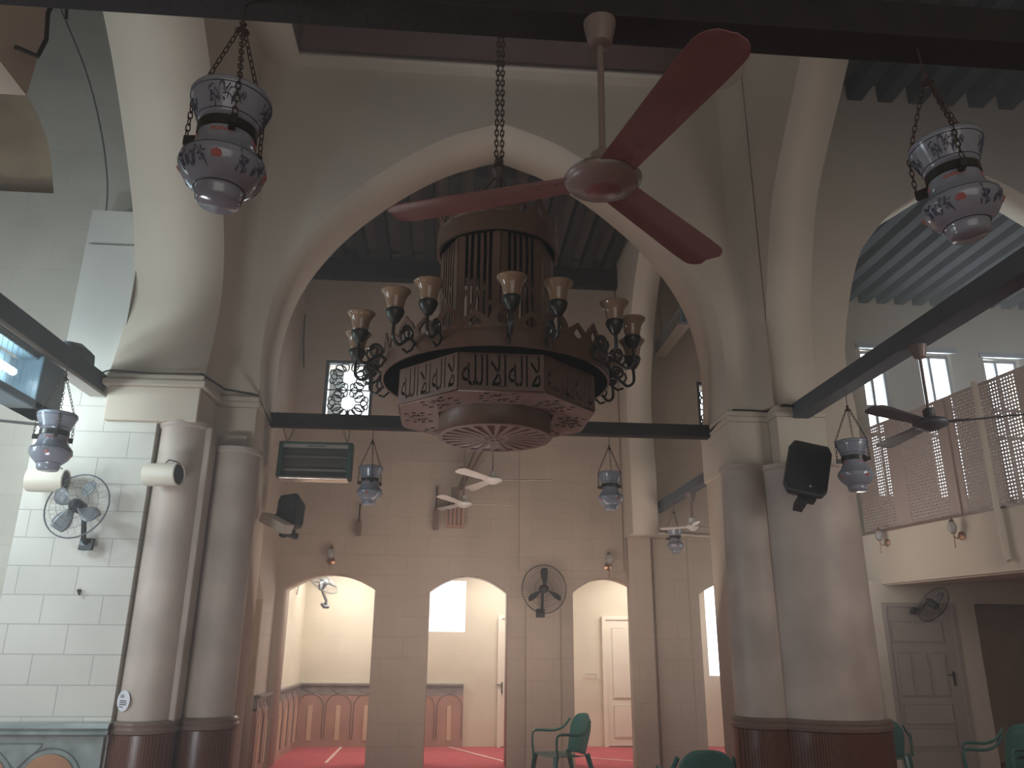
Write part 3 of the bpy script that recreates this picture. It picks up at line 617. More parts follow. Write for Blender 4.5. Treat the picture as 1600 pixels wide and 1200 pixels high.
# ------------------------------------------------------------------ ceiling fans
def ceiling_fan(r, rod, angs, mb_, mm_, pitch=10, bw=(.055, .08), canopy='fanbeige', droop=0):
    t = thing('ceiling_fan', 'x', 'ceiling fan')
    k = r / .8
    MB().lathe([(0, rod - .11), (.03, rod - .11), (.045, rod - .1), (.062, rod - .02), (.064, rod), (0, rod)], 24).build('canopy', canopy, t, smooth=True)
    MB().tube([(0, 0, .08), (0, 0, rod - .1)], .0125, 10).build('down_rod', canopy, t, smooth=True)
    MB().lathe([(0, -.055), (.065 * k, -.052), (.082 * k, -.04), (.118 * k, -.03), (.132 * k, -.012), (.134 * k, .0), (.12 * k, .02), (.08 * k, .035), (.05, .04), (.045, .05), (.045, .10), (.03, .115), (0, .115)], 36).build('motor_housing', mm_, t, smooth=True)
    MB().lathe([(0, -.062), (.055 * k, -.058), (.072 * k, -.045), (.07 * k, -.04)], 30).build('bottom_cap', mb_, t, smooth=True)
    for a in angs:
        mz = Matrix.Rotation(R(a), 4, 'Z') @ Matrix.Translation((.11 * k, 0, -.01)) @ Matrix.Rotation(R(droop), 4, 'Y') @ Matrix.Rotation(R(pitch), 4, 'X')
        L = r - .12 * k; n = 14; top = []; lo = []
        for i in range(n + 1):
            u = (i / 8 * .88) if i <= 8 else .88 + (i - 8) / 6 * .12; wd = (bw[0] + (bw[1] - bw[0]) * min(1, u * 1.3)) * k
            e = 1 if u < .9 else math.sqrt(max(0, 1 - ((u - .9) / .1) ** 2 * .72)); x = L * u
            top.append((x, wd * e, 0)); lo.append((x, -wd * e * .95, 0))
        m = MB(); vs = []; rows = []
        for (x, a1, _), (_, b1, _) in zip(top, lo):
            for j in range(7):
                v = j / 6; y = b1 + (a1 - b1) * v; z = .010 * k * e * (1 - (2 * v - 1) ** 2) + (.004 if j == 4 else 0); vs.append((x, y, z))
        fs = [(i * 7 + j, i * 7 + j + 1, (i + 1) * 7 + j + 1, (i + 1) * 7 + j) for i in range(n) for j in range(6)]
        N = len(vs); vs2 = vs + [(x, y, z + .004) for x, y, z in vs]; fs2 = fs + [tuple(q + N for q in f)[::-1] for f in fs]
        rim = [j for j in range(7)] + [i * 7 + 6 for i in range(1, n + 1)] + [n * 7 + j for j in range(5, -1, -1)] + [i * 7 for i in range(n - 1, 0, -1)]
        fs2 += [(rim[i], rim[(i + 1) % len(rim)], rim[(i + 1) % len(rim)] + N, rim[i] + N) for i in range(len(rim))]
        bl = m.add(vs2, fs2, mz).build('blade', mb_, t, smooth=True)
        br = MB().box(-.03, .16 * k, -.02 * k, .02 * k, .008, .016, mz)
        for bx in (.05, .12): br.lathe([(0, -.006), (.006, -.004), (.006, 0)], 8, mz @ Matrix.Translation((bx * k, .02 * k, 0)))
        br.build('blade_bracket', mb_, bl)
    return t
F = ceiling_fan(.86, .68, (45, 283, 158), 'fanred', 'fanbeige', -6, (.066, .084), droop=1.5)
place(F, (.52, 2.48, 3.27), (R(3), R(0), 0), 'large maroon three-blade ceiling fan hanging from the black tie beam in front of the chandelier', True)
F = ceiling_fan(.78, .64, (88, 208, 328), 'fangrey', 'fangrey', 10)
place(F, (3.69, 5.6, 3.28), (0, 0, 0), 'dark grey ceiling fan silhouetted against the bright right windows', True)
F = ceiling_fan(.85, .72, (20, 140, 260), 'fangrey', 'fangrey', 6)
place(F, (-3.92, 5.9, 3.22), (0, 0, 0), 'grey ceiling fan at the left edge, one blade reaching the lantern', True)
F = ceiling_fan(.78, 3.6, (15 - 30, 105, 225), 'fanwhite', 'fanwhite', 14)
place(F, (.54, 10.2, 3.66), (0, 0, R(8)), 'pale ceiling fan right below the chandelier on a long rod', True)
F = ceiling_fan(.72, 3.9, (2, 122, 242), 'fanwhite', 'fanwhite', 8)
place(F, (.18, 11.0, 3.47), (0, 0, 0), 'faint pale ceiling fan farther back and lower left of the chandelier base', True)
F = ceiling_fan(.46, .42, (20, 140, 260), 'fanwhite', 'fanwhite', 10)
place(F, (3.10, 9.9, 3.06), (0, 0, 0), 'small white ceiling fan hanging from the short grey beam left of the right column', True)

# ------------------------------------------------------------------ wall fans
def wall_fan(r, nb, blade, guard, wires, mtm='black', bcol='cream'):
    t = thing('wall_fan', 'x', 'wall fan')        # faces local -Y, wall at +Y
    m = MB().lathe([(0, -.07), (.04, -.06), (.055, -.04), (.06, .0), (.055, .08), (.03, .12), (0, .12)], 20, Matrix.Rotation(-PI / 2, 4, 'X')); m.build('motor', mtm, t, smooth=True)
    g = MB(); N = wires
    g.tube([(r * math.cos(a), 0, r * math.sin(a)) for a in [2 * PI * i / 40 for i in range(40)]], .007, 6, closed=True)
    for rr_, yy in ((.75, -.05), (.5, -.075), (.25, -.085)): g.tube([(r * rr_ * math.cos(a), yy, r * rr_ * math.sin(a)) for a in [2 * PI * i / 32 for i in range(32)]], .0022, 4, closed=True)
    for i in range(N):
        a = 2 * PI * i / N; c, s_ = math.cos(a), math.sin(a)
        g.tube([(r * .25 * c, -.085, r * .25 * s_), (r * .7 * c, -.06, r * .7 * s_), (r * c, 0, r * s_), (r * .8 * c, .06, r * .8 * s_), (r * .3 * c, .075, r * .3 * s_)], .0016 if N > 30 else .001, 3)
    g.build('guard', guard, t)
    for i in range(nb):
        a = 2 * PI * i / nb + .5; mm = Matrix.Rotation(a, 4, 'Y'); vs = []; n = 8
        for u in range(n + 1):
            q = u / n; rad = .05 + (r * .86 - .05) * q; w1 = .10 + .55 * math.sin(PI * min(q * .8 + .12, 1)) ** .8 ; w1 *= (1 if nb > 3 else .55)
            for v in range(5):
                aa = (v / 4 - .5) * w1 * 1.35; vs.append((rad * math.cos(aa), -.02 + .03 * (v / 4 - .5) * 2, rad * math.sin(aa)))
        fs = [(u * 5 + v, u * 5 + v + 1, (u + 1) * 5 + v + 1, (u + 1) * 5 + v) for u in range(n) for v in range(4)]
        b_ = MB().add(vs, fs, mm).build('blade', blade, t, smooth=2); sd = b_.modifiers.new('solid', 'SOLIDIFY'); sd.thickness = .003
    MB().lathe([(0, -.035), (.035, -.03), (.045, -.01), (.045, .01), (0, .01)], 20, Matrix.Rotation(-PI / 2, 4, 'X') @ Matrix.Rotation(PI, 4, 'X') @ Matrix.Translation((0, 0, -.04))).build('hub_cap', mtm, t, smooth=True)
    m = MB().tube([(0, .08, -.02), (.02, .13, -.10), (.03, .17, -r * .85), (.03, .22, -r * .95)], .022, 8); m.box(-.03, .09, .22, .26, -r * 1.15, -r * .8); m.build('wall_bracket', mtm, t, smooth=True)
    return t
f = wall_fan(.29, 4, 'smoke', 'fangrey', 24)
place(f, (-3.30, 7.22, 2.75), (R(-8), 0, R(-8)), 'wall fan with grey translucent blades on the white stone wall below the lantern', True)
c_ = MB().lathe([(0, 0), (.05, 0), (.055, .02), (0, .03)], 18, Matrix.Translation((-3.25, 7.42, 2.43)) @ Matrix.Rotation(PI / 2, 4, 'X')).build('socket_cover', 'bluebox', smooth=True); tag(c_, 'pale blue round socket cover under the left wall fan', 'socket')
f = wall_fan(.33, 3, 'black', 'bronze', 48)
place(f, (1.35, 11.30, 2.34), (0, 0, R(14)), 'dark caged wall fan on the pier between the two middle passage arches', True)
f = wall_fan(.25, 3, 'smoke', 'fangrey', 36, 'fangrey')
place(f, (-1.95, 12.9, 2.48), (R(-50), 0, R(55)), 'wall fan inside the passage seen from below through the left arch', True)
o = MB().tube([(-1.95, 12.95, 2.5), (-2.2, 12.95, 2.52), (-2.34, 12.95, 2.45), (-2.36, 12.95, 2.3)], .015, 8).build('fan_arm', 'fanwhite', f, smooth=True); o.matrix_parent_inverse = (Matrix.Translation((-1.95, 12.9, 2.48)) @ Euler((R(-50), 0, R(55))).to_matrix().to_4x4()).inverted()
f = wall_fan(.26, 3, 'smoke', 'bronze', 36, 'black')
place(f, (6.62, 10.62, 2.16), (R(35), 0, R(20)), 'wall fan above the panelled cream door under the balcony', True)

# ------------------------------------------------------------------ speakers
def cyl_speaker(loc, rz, lb_):
    t = thing('cylindrical_speaker', lb_, 'speaker', loc, (0, 0, rz))
    MB().lathe([(.0, -.16), (.098, -.16), (.105, -.15), (.105, .15), (.098, .158), (.09, .15), (.088, .14), (0, .14)], 32, Matrix.Rotation(PI / 2, 4, 'Y')).build('shell', 'cream', t, smooth=True)
    MB().lathe([(0, .143), (.088, .143), (.088, .147), (0, .149)], 32, Matrix.Rotation(PI / 2, 4, 'Y')).build('speaker_grille', 'slate', t)
    MB().tube([(-.02, .02, .10), (.0, .06, .15), (.05, .13, .14), (.05, .18, .06)], .006, 6).build('bracket', 'iron', t)
cyl_speaker((-2.62, 7.28, 3.06), R(-12), 'cream cylindrical speaker mounted on the left engaged column')
cyl_speaker((-3.62, 7.28, 2.98), R(4), 'cream cylindrical speaker under the left lantern above the wall fan')
def box_speaker(lb_, loc, rot, w_, h_, d_, mt):
    t = thing('box_speaker', lb_, 'speaker', loc, rot)
    def rr_(k, kb=1):
        return [(-w_ / 2 * k * .8, -h_ / 2 * k), (w_ / 2 * k * .8, -h_ / 2 * k), (w_ / 2 * k, -h_ / 2 * k * .75), (w_ / 2 * k * 1.0, h_ / 2 * k * .7), (w_ / 2 * k * .8, h_ / 2 * k * .98), (-w_ / 2 * k * .8, h_ / 2 * k * .98), (-w_ / 2 * k, h_ / 2 * k * .7), (-w_ / 2 * k, -h_ / 2 * k * .75)]
    f0, f1 = rr_(1), rr_(.72); n = 8
    vs = [(x, -d_ / 2, z) for x, z in f0] + [(x * 1.02, -d_ / 2 + .05, z * 1.02) for x, z in f0] + [(x, d_ / 2, z) for x, z in f1]
    fs = [tuple(range(n)), tuple(range(2 * n, 3 * n))] + [(k * n + i, k * n + (i + 1) % n, (k + 1) * n + (i + 1) % n, (k + 1) * n + i) for k in (0, 1) for i in range(n)]
    MB().add(vs, fs).build('cabinet', mt, t, bevel=.015)
    MB().prism([(x * .9, z * .92) for x, z in f0], 0, .012, Matrix.Translation((0, -d_ / 2, 0)) @ MXZ).build('speaker_grille', 'slate' if mt == 'black' else 'black', t, bevel=.004)
    MB().lathe([(0, 0), (.012, .0), (.012, .005), (0, .006)], 12, Matrix.Translation((w_ * .1, -d_ / 2 - .012, -h_ * .36)) @ Matrix.Rotation(PI / 2, 4, 'X')).build('badge', 'sign', t)
    MB().box(-w_ * .1, w_ * .12, -d_ * .2, d_ * .6, -h_ * .64, -h_ * .48).box(w_ * .1, w_ * .3, -d_ * .3, d_ * .1, -h_ * .56, -h_ * .46).build('mounting_bracket', 'black', t, bevel=.006)
    return t
box_speaker('black box speaker tilted downwards on the massive right column', (3.47, 7.36, 3.24), (R(-10), R(15), R(-14)), .40, .54, .3, 'slate')
box_speaker('black box speaker on the left below the green-framed insect lamp', (-1.75, 8.86, 2.96), (R(-8), R(-3), R(-28)), .25, .40, .22, 'black')
t = thing('projecting_box', 'small cream box on a bracket beside the left black box speaker', 'box', (-1.82, 8.5, 2.80), (R(6), R(24), R(-30)))
MB().box(-.2, .17, -.07, .07, -.05, .05).build('box_body', 'plaster', t, bevel=.006); MB().tube([(-.17, 0, 0), (-.2, .25, .05)], .018, 6).box(.12, .17, -.05, .02, -.09, -.05).build('bracket', 'bronze', t)

# ------------------------------------------------------------------ insect lamps
t = thing('insect_lamp', 'large blue-grey insect lamp with lit tubes hanging under the left tie beam', 'insect lamp')
X0, X1, Y0, Y1, Z0, Z1 = -3.52, -3.30, 4.6, 6.62, 3.36, 3.80
m = MB(); m.box(X0, X1, 6.22, Y1, Z0, Z1); m.box(X0, X1, Y0, Y0 + .1, Z0, Z1); m.box(X0, X1, Y0, Y1, Z0, Z0 + .07); m.box(X0 + .04, X1 - .04, Y0, Y1, Z1 - .04, Z1)
m.build('casing', 'bluebox', t, bevel=.012)
MB().box(X0, X0 + .012, Y0 + .1, 6.22, Z0 + .07, Z1 - .04).build('cover', 'hazeglass', t)
m = MB().tube([(X0 + .1, 5.15, 3.60), (X0 + .1, 6.05, 3.60)], .028, 10); m.build('lit_tube', 'tubeon', t)
m = MB()
for k in range(22): y = Y0 + .12 + k * .072; m.tube([(X1 - .02, y, Z0 + .07), (X1 - .02, y, Z1 - .04)], .002, 3)
m.build('wire_grid', 'grille', t)
c = MB(); chain(c, (X0 + .1, 6.3, Z1), (X0 + .1, 6.3, 3.85), .03); chain(c, (X0 + .1, 4.9, Z1), (X0 + .1, 4.9, 3.85), .03); c.build('suspension_chain', 'iron', t)
def insect_lamp(lb_, loc, rot, L, H):
    t = thing('insect_lamp', lb_, 'insect lamp', loc, rot)
    f = MB().box(-L / 2, -L / 2 + .05, -.08, .08, 0, H).box(L / 2 - .05, L / 2, -.08, .08, 0, H).box(-L / 2, L / 2, -.08, .08, H - .025, H).box(-L / 2, L / 2, -.06, .08, 0, .02); f.build('green_frame', 'green', t, bevel=.006)
    MB().box(-L / 2 + .05, L / 2 - .05, -.075, -.065, H - .07, H - .028).build('sign_strip', 'sign', t)
    tx = MB(); x = -.09; rr = random.Random(2)
    while x < .1: l_ = rr.uniform(.008, .02); tx.box(x, x + l_, -.078, -.075, H - .057, H - .041); x += l_ + .007
    tx.build('lettering', 'ink', t)
    B('back_panel', -L / 2 + .05, L / 2 - .05, .05, .06, .02, H - .03, 'grille', parent=t)
    g = MB()
    for k in range(34): x = -L / 2 + .06 + k * (L - .12) / 33; g.tube([(x, -.06, .03), (x, -.06, H - .07)], .0018, 3)
    for z in (.13, .22): g.tube([(-L / 2 + .05, -.055, z), (L / 2 - .05, -.055, z)], .007, 5)
    g.build('wire_grid', 'grille', t)
    for z in (.10, .25): MB().tube([(-L / 2 + .06, .0, z), (L / 2 - .06, .0, z)], .014, 8).build('unlit_tube', 'sign', t)
    MB().box(-L / 2 + .03, L / 2 - .03, -.10, .06, -.025, 0).build('catch_tray', 'chrome', t, bevel=.004)
    c = MB()
    for s_ in (-1, 1):
        chain(c, (s_ * (L / 2 - .07), 0, H), (s_ * (L / 2 - .07) - .07, .0, H + .2), .025); chain(c, (s_ * (L / 2 - .07), 0, H), (s_ * (L / 2 - .07) + .07 if s_ < 0 else s_ * (L / 2 - .07) + .02, .0, H + .2), .025)
    c.build('suspension_chain', 'iron', t)
    return t
insect_lamp('green-framed insect lamp hanging from the tie beam left of the chandelier', (-1.50, 8.62, 3.31), (R(-4), 0, 0), .80, .40)
t = thing('insect_lamp', 'dark insect lamp seen slanted high through the big arch at its right side', 'insect lamp', (3.14, 10.45, 5.94), (0, 0, R(90)))
MB().box(-.70, .70, -.07, .07, -.12, .12).build('casing', 'bluebox', t, bevel=.01); MB().box(-.64, .64, .07, .078, -.08, .05).build('wire_grid', 'grille', t); MB().box(-.66, .66, -.08, .09, -.135, -.12).build('catch_tray', 'chrome', t)
c = MB(); c.tube([(-.55, 0, .12), (-.55, 0, 1.7)], .005, 4).tube([(.55, 0, .12), (.55, 0, 1.7)], .005, 4); c.build('suspension_chain', 'iron', t)

# ------------------------------------------------------------------ sconces
def sconce():
    t = thing('wall_sconce', 'x', 'sconce')     # wall at +Y
    MB().lathe([(0, .0), (.05, .0), (.055, .012), (.02, .03), (0, .035)], 20, Matrix.Translation((.0, 0, -.05)) @ Matrix.Rotation(PI / 2, 4, 'X')).build('backplate', 'brass', t, smooth=True)
    MB().tube([(0, -.03, -.05), (0, -.08, -.09), (0, -.12, -.06), (0, -.12, -.02)], .008, 8).tube([(0, -.12, -.06), (0, -.12, -.18)], .006, 8).lathe([(0, 0), (.012, .01), (0, .025)], 10, Matrix.Translation((0, -.12, -.2))).build('arm', 'brass', t, smooth=True)
    MB().lathe([(.02, -.03), (.045, .0), (.055, .05), (.045, .10), (.025, .12)], 16, Matrix.Translation((0, -.12, 0))).build('glass_shade', 'glass', t, smooth=2)
    MB().lathe([(.03, .12), (.035, .125), (.02, .145), (.012, .15), (.018, .165), (0, .185)], 16, Matrix.Translation((0, -.12, 0))).lathe([(0, -.035), (.03, -.03), (.022, -.02)], 16, Matrix.Translation((0, -.12, 0))).build('crown', 'brass', t, smooth=True)
    return t
sc0 = sconce()
place(sc0, (-1.67, 11.59, 2.75), (0, 0, 0), 'brass wall sconce above the leftmost passage arch', True)
c = copy_tree(sc0); place(c, (2.31, 11.55, 2.73), (0, 0, 0), 'brass wall sconce above the passage arch with the white door', True)
c = copy_tree(sc0); place(c, (4.15, 11.59, 2.7), (0, 0, 0), 'brass wall sconce above the brightest arch beside the right column', True)
for xx, zz, lb_ in ((.55, 3.05, 'copper-coloured sconce on the balcony front nearest the right column'), (1.95, 2.98, 'copper-coloured sconce on the balcony front nearer the vertical pipe')):
    p = MBAL @ Vector((xx, -.065, zz)); c = copy_tree(sc0); place(c, p, (0, 0, MBAL.to_euler().z), lb_, True)

# ------------------------------------------------------------------ hanging rods, cables
for lb_, x, z0, z1 in (('short brown rod with a thick end hanging behind the lantern left of the chandelier', -1.31, 3.05, 3.5), ('thin dark rod with a thick end hanging left of the two pale fans', -.21, 3.15, 3.78)):
    t = thing('hanging_rod', lb_, 'rod', (x, 11.5, z0))
    MB().tube([(0, 0, (z1 - z0) * .45), (0, 0, z1 - z0)], .012, 6).tube([(0, .0, z1 - z0), (0, .1, z1 - z0 + .01)], .014, 6).build('stem', 'iron', t); MB().box(-.04, .04, -.02, .02, 0, (z1 - z0) * .47).build('thick_end', 'dadoM', t, bevel=.008)
o = MB().tube([(-2.36, 11.5, 6.45), (-2.34, 11.5, 6.0), (-2.30, 11.5, 5.58)], .012, 5).build('hanging_cable', 'wire'); tag(o, 'short dark cable hanging on the wall left of the left lattice window', 'cable')
t = thing('slanting_strut', 'slanting dark strut behind the pale fan under the chandelier', 'strut')
for dx in (0, .12): MB().tube([(.40 + dx, 11.35, 4.45), (.10 + dx * .3, 11.35, 3.72)], .022, 6).build('bar', 'dadoM', t)
MB().box(.0, .12, 11.33, 11.37, 3.55, 3.76).build('clamp', 'dadoM', t); MB().box(.10, .3, 11.3, 11.4, 3.98, 4.06).build('clamp', 'dadoM', t)
t = thing('wall_cabinet', 'small faint brown slatted box on the wall behind the lower pale fan', 'box', (.07, 11.5, 3.35))
B('body', -.13, .13, -.05, .1, -.15, .15, 'dadoP', parent=t)
for k in range(4): MB().box(-.11 + .06 * k, -.08 + .06 * k, -.06, -.05, -.13, .2).build('slat', 'dadoM', t)
o = MB().tube([(-2.44, 7.38, 4.07), (-2.3, 7.7, 4.02), (-2.1, 8.0, 4.07), (-2.04, 8.02, 4.05), (-2.02, 8.3, 3.95), (-2.02, 8.6, 3.92)], .012, 5).tube([(-3.3, 7.38, 4.08), (-2.9, 7.39, 4.06), (-2.44, 7.38, 4.07)], .006, 5).tube([(-3.4, 7.3, 3.98), (-3.32, 7.36, 4.06), (-3.28, 7.37, 4.07)], .008, 5).build('electric_cable', 'wire', smooth=True)
tag(o, 'black cable draped along the left imposts to the tie beam', 'cable')
o = MB().tube([(2.95, 8.6, 3.95), (2.98, 8.2, 4.0), (3.05, 8.02, 4.06), (3.4, 8.0, 4.05), (3.5, 7.74, 4.05), (3.7, 7.7, 4.02)], .014, 5).build('electric_cable', 'wire', smooth=True)
tag(o, 'dark cable running over the right impost from beam to beam', 'cable')
o = MB().tube([(2.97, 11.52, 3.18), (3.6, 11.56, 3.16), (4.6, 11.57, 3.12)], .02, 6).build('wall_pipe', 'plaster', smooth=True); tag(o, 'thin horizontal pipe on the wall behind the smallest lantern', 'pipe')
o = MB().tube([(-2.36, 3.95, 5.25), (-2.36, 3.80, 5.15), (-2.36, 3.76, 5.0), (-2.36, 3.80, 4.85), (-2.36, 3.76, 4.7), (-2.38, 3.6, 4.62)], .013, 6).tube([(-2.36, 3.88, 5.3), (-2.35, 3.92, 5.1)], .010, 5).build('dangling_wire', 'wire', smooth=True)
tag(o, 'twisted black wire dangling in the top left corner', 'wire')

# ------------------------------------------------------------------ plastic chairs
def chair(detail=True):
    t = thing('plastic_armchair', 'x', 'chair')     # faces -Y ; back at +Y
    def sheet(name, rows, th):
        n = len(rows[0]); vs = [p for r_ in rows for p in r_]; fs = [(i * n + j, i * n + j + 1, (i + 1) * n + j + 1, (i + 1) * n + j) for i in range(len(rows) - 1) for j in range(n - 1)]
        o = MB().add(vs, fs).build(name, 'chair', t, smooth=2); s_ = o.modifiers.new('s', 'SOLIDIFY'); s_.thickness = th; s_.offset = 0; q = o.modifiers.new('sub', 'SUBSURF'); q.levels = q.render_levels = 1; return o
    sheet('seat', [[(x * (1 - .1 * (y + .22)), y, .43 - .02 * (1 - (x / .24) ** 2) - .03 * (y + .22)) for x in (-.25, -.18, -.09, 0, .09, .18, .25)] for y in (-.26, -.22, -.1, 0, .1, .2)], .012)
    rows = []
    for i in range(8):
        u = i / 7; z = .42 + .43 * u; wd = [.20, .205, .215, .225, .23, .225, .19, .12][i]; y = .2 + .10 * u
        rows.append([(wd * s_, y + .045 * (1 - s_ * s_) - .02, z - (.015 if i == 7 else 0) * s_ * s_) for s_ in (-1, -.66, -.33, 0, .33, .66, 1)])
    sheet('backrest', rows, .012)
    for s_ in (-1, 1):
        pts = catmull([(-.22, .40), (-.235, .55), (-.22, .645), (-.12, .655), (.05, .645), (.16, .68), (.24, .78)], 4)
        MB().tube([(s_ * (.285 - (.06 if y > .1 else 0) * (y - .1) / .14), y, z) for y, z in pts], .020, 6, flat=.6).build('armrest', 'chair', t, smooth=True)
        MB().tube([(s_ * .235, -.22, .42), (s_ * .26, -.25, .2), (s_ * .275, -.27, 0)], .024, 6, rs=[.032, .026, .022]).build('leg', 'chair', t, smooth=True)
        MB().tube([(s_ * .21, .2, .44), (s_ * .235, .27, .2), (s_ * .25, .31, 0)], .024, 6, rs=[.032, .026, .022]).build('leg', 'chair', t, smooth=True)
    return t
c0 = chair()
place(c0, (1.36, 9.72, 0), (0, 0, R(-68)), 'green plastic armchair in front of the passage arch with the white door', True)
c = copy_tree(c0); place(c, (2.08, 6.9, 0), (0, 0, R(178)), 'green plastic chair whose back just rises at the bottom edge left of the right column', True)
c = copy_tree(c0); place(c, (5.12, 9.6, 0), (0, 0, R(150)), 'green plastic chair half hidden behind the right column', True)
for k in range(2):
    c = copy_tree(c0); place(c, (5.42 + .02 * k, 7.9 + .015 * k, .06 * k), (0, 0, R(-78)), ['lower of the two green plastic armchairs stacked at the right edge', 'upper of the two green plastic armchairs stacked at the right edge'][k], True, group='stacked green chairs at the right edge')
t = thing('metal_chair', 'red-seated chair with shiny metal tube frame at the bottom right corner', 'chair', (5.62, 7.35, 0), (0, 0, R(30)))
MB().box(-.22, .22, -.2, .2, .42, .47).build('seat', 'fanred', t, bevel=.02); MB().box(-.2, .2, .2, .23, .55, .8).build('backrest', 'fanred', t, bevel=.015)
for s_ in (-1, 1): MB().tube([(s_ * .2, -.18, 0), (s_ * .2, -.18, .42), (s_ * .2, .2, .42), (s_ * .2, .22, .82)], .012, 8).build('frame', 'chrome', t, smooth=True); MB().tube([(s_ * .2, .2, 0), (s_ * .2, .19, .42)], .012, 8).build('leg', 'chrome', t, smooth=True)

# ------------------------------------------------------------------ CHANDELIER
CH = thing('chandelier', 'large round carved brown chandelier with glass cup lights hanging under the central arch', 'chandelier', (.285, 5.2, 0))
def ring(r0, r1, z0, z1, n=64): return MB().lathe([(r0, z0), (r1, z0), (r1, z1), (r0, z1), (r0, z0)], n)
def bent_plate(name, loops, r, th, mt, parent=CH, seg=None):
    """loops drawn in (arc length, z); bent round a cylinder of radius r"""
    cu = bpy.data.curves.new(name, 'CURVE'); cu.dimensions = '2D'; cu.fill_mode = 'BOTH'; cu.extrude = th / 2
    for lp in loops:
        sp = cu.splines.new('POLY'); sp.points.add(len(lp) - 1); sp.use_cyclic_u = True
        for i, (x, y) in enumerate(lp): sp.points[i].co = (x, y, 0, 1)
    tmp = bpy.data.objects.new(name, cu); COL.objects.link(tmp)
    me = bpy.data.meshes.new_from_object(tmp.evaluated_get(bpy.context.evaluated_depsgraph_get())); bpy.data.objects.remove(tmp)
    for v in me.vertices:
        a = v.co.x / r - PI / 2; rr_ = r + v.co.z; v.co = (rr_ * math.cos(a), rr_ * math.sin(a), v.co.y)
    me.materials.clear(); me.materials.append(M[mt]); o = bpy.data.objects.new(name, me); COL.objects.link(o); o.parent = parent
    return o
def tulip(cx, w_, h_, z0, n=8):
    up = [(0, 0), (.5, .02), (.5, .35), (.42, .62), (.2, .82), (.0, 1.0)]
    r_ = catmull([(.5, .0), (.52, .3), (.40, .62), (.18, .82), (0, 1.0)], 4)
    return r_
def tulip_band(name, r, z0, zb, zt, n, mt, th=.014):
    L = 2 * PI * r / n
    first = None
    for k in range(n):
        big = k % 2 == 0; h = (zt - zb) * (1 if big else .72); w_ = L * 1.02
        pr = [(x * w_, zb + z * h) for x, z in tulip(0, 1, 1, 0)]
        outl = [(-L / 2, z0), (L / 2, z0), (L / 2, zb)] + pr + [(-x, z) for x, z in pr[:-1][::-1]] + [(-L / 2, zb)]
        hh = h * .55; hw = w_ * .22; c0_ = zb + .02 * h / .1
        drop = [(0, c0_ + hh)] + [(hw * math.sin(t_), c0_ + hh * .36 - hh * .36 * math.cos(t_)) for t_ in [PI - .6 - i * (PI - .6) / 6 for i in range(7)]] + [(-hw * math.sin(t_), c0_ + hh * .36 - hh * .36 * math.cos(t_)) for t_ in [i * (PI - .6) / 6 for i in range(1, 7)]]
        key = 0 if big else 1
        if first is None: first = {}
        if key not in first: first[key] = bent_plate(name, [outl, drop], r, th, mt); o = first[key]
        else: o = first[key].copy(); COL.objects.link(o)
        o.rotation_euler.z = 2 * PI * k / n
# main ring
ring(.765, .79, 3.34, 3.44).build('ring_band', 'chand', CH, smooth=True)
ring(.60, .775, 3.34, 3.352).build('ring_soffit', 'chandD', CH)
tulip_band('tulip_cresting', .778, 3.42, 3.445, 3.635, 28, 'chand')
# crown
ring(.425, .445, 4.33, 4.45).build('crown_band', 'chand', CH, smooth=True)
tulip_band('crown_cresting', .435, 4.43, 4.45, 4.65, 18, 'chand')
ring(.36, .43, 4.44, 4.455).build('crown_shelf', 'chandD', CH)
# slatted upper cylinder: eight fretted panels
RP = .40
for k in range(8):
    a = -PI / 2 + PI / 8 + k * PI / 4; mm = Matrix.Rotation(a + PI / 2, 4, 'Z') @ Matrix.Translation((0, -RP * math.cos(PI / 8), 0)); w_ = RP * math.sin(PI / 8)
    loops = [[(-w_, 3.45), (w_, 3.45), (w_, 4.44), (-w_, 4.44)]]
    xs = [-.105, -.062, -.018, .028, .072]
    rr = random.Random(k % 4)
    for x in xs:
        cuts = sorted([3.50, 3.50 + rr.uniform(.12, .2), 3.50 + rr.uniform(.3, .5), 4.38]); 
        for z0_, z1_ in zip(cuts, cuts[1:]):
            z1_ -= .02; s_ = rr.uniform(-.008, .008)
            loops.append([(x, z0_), (x + .026, z0_ + .01), (x + .026 + s_, (z0_ + z1_) / 2), (x + .026, z1_ - .03), (x + .014, z1_), (x, z1_ - .03), (x + s_, (z0_ + z1_) / 2)])
    plate('fretted_panel', loops, .012, mm @ MXZ, 'chand', CH)
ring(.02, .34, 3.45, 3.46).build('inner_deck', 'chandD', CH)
MB().lathe([(0, 2.98), (.015, 2.98), (.015, 4.6), (.03, 4.62), (.02, 4.68), (.02, 5.0), (.045, 5.03), (.06, 5.07), (.045, 5.11), (.03, 5.13), (.035, 5.16), (0, 5.2)], 20).build('centre_spindle', 'chandD', CH, smooth=True)
for k in range(4):
    a = k * PI / 2 + .4; MB().tube([(.4 * math.cos(a), .4 * math.sin(a), 4.45), (.03 * math.cos(a), .03 * math.sin(a), 5.0)], .006, 5).build('stay_rod', 'iron', CH)
c = MB(); chain(c, (-.022, 0, 5.15), (-.012, 0, 7.6), .06, .006, .014); chain(c, (.022, 0, 5.15), (.012, 0, 7.6), .06, .006, .014); c.tube([(0, 0, 7.55), (0, 0, 10.6)], .02, 6); c.build('suspension_chain', 'iron', CH)
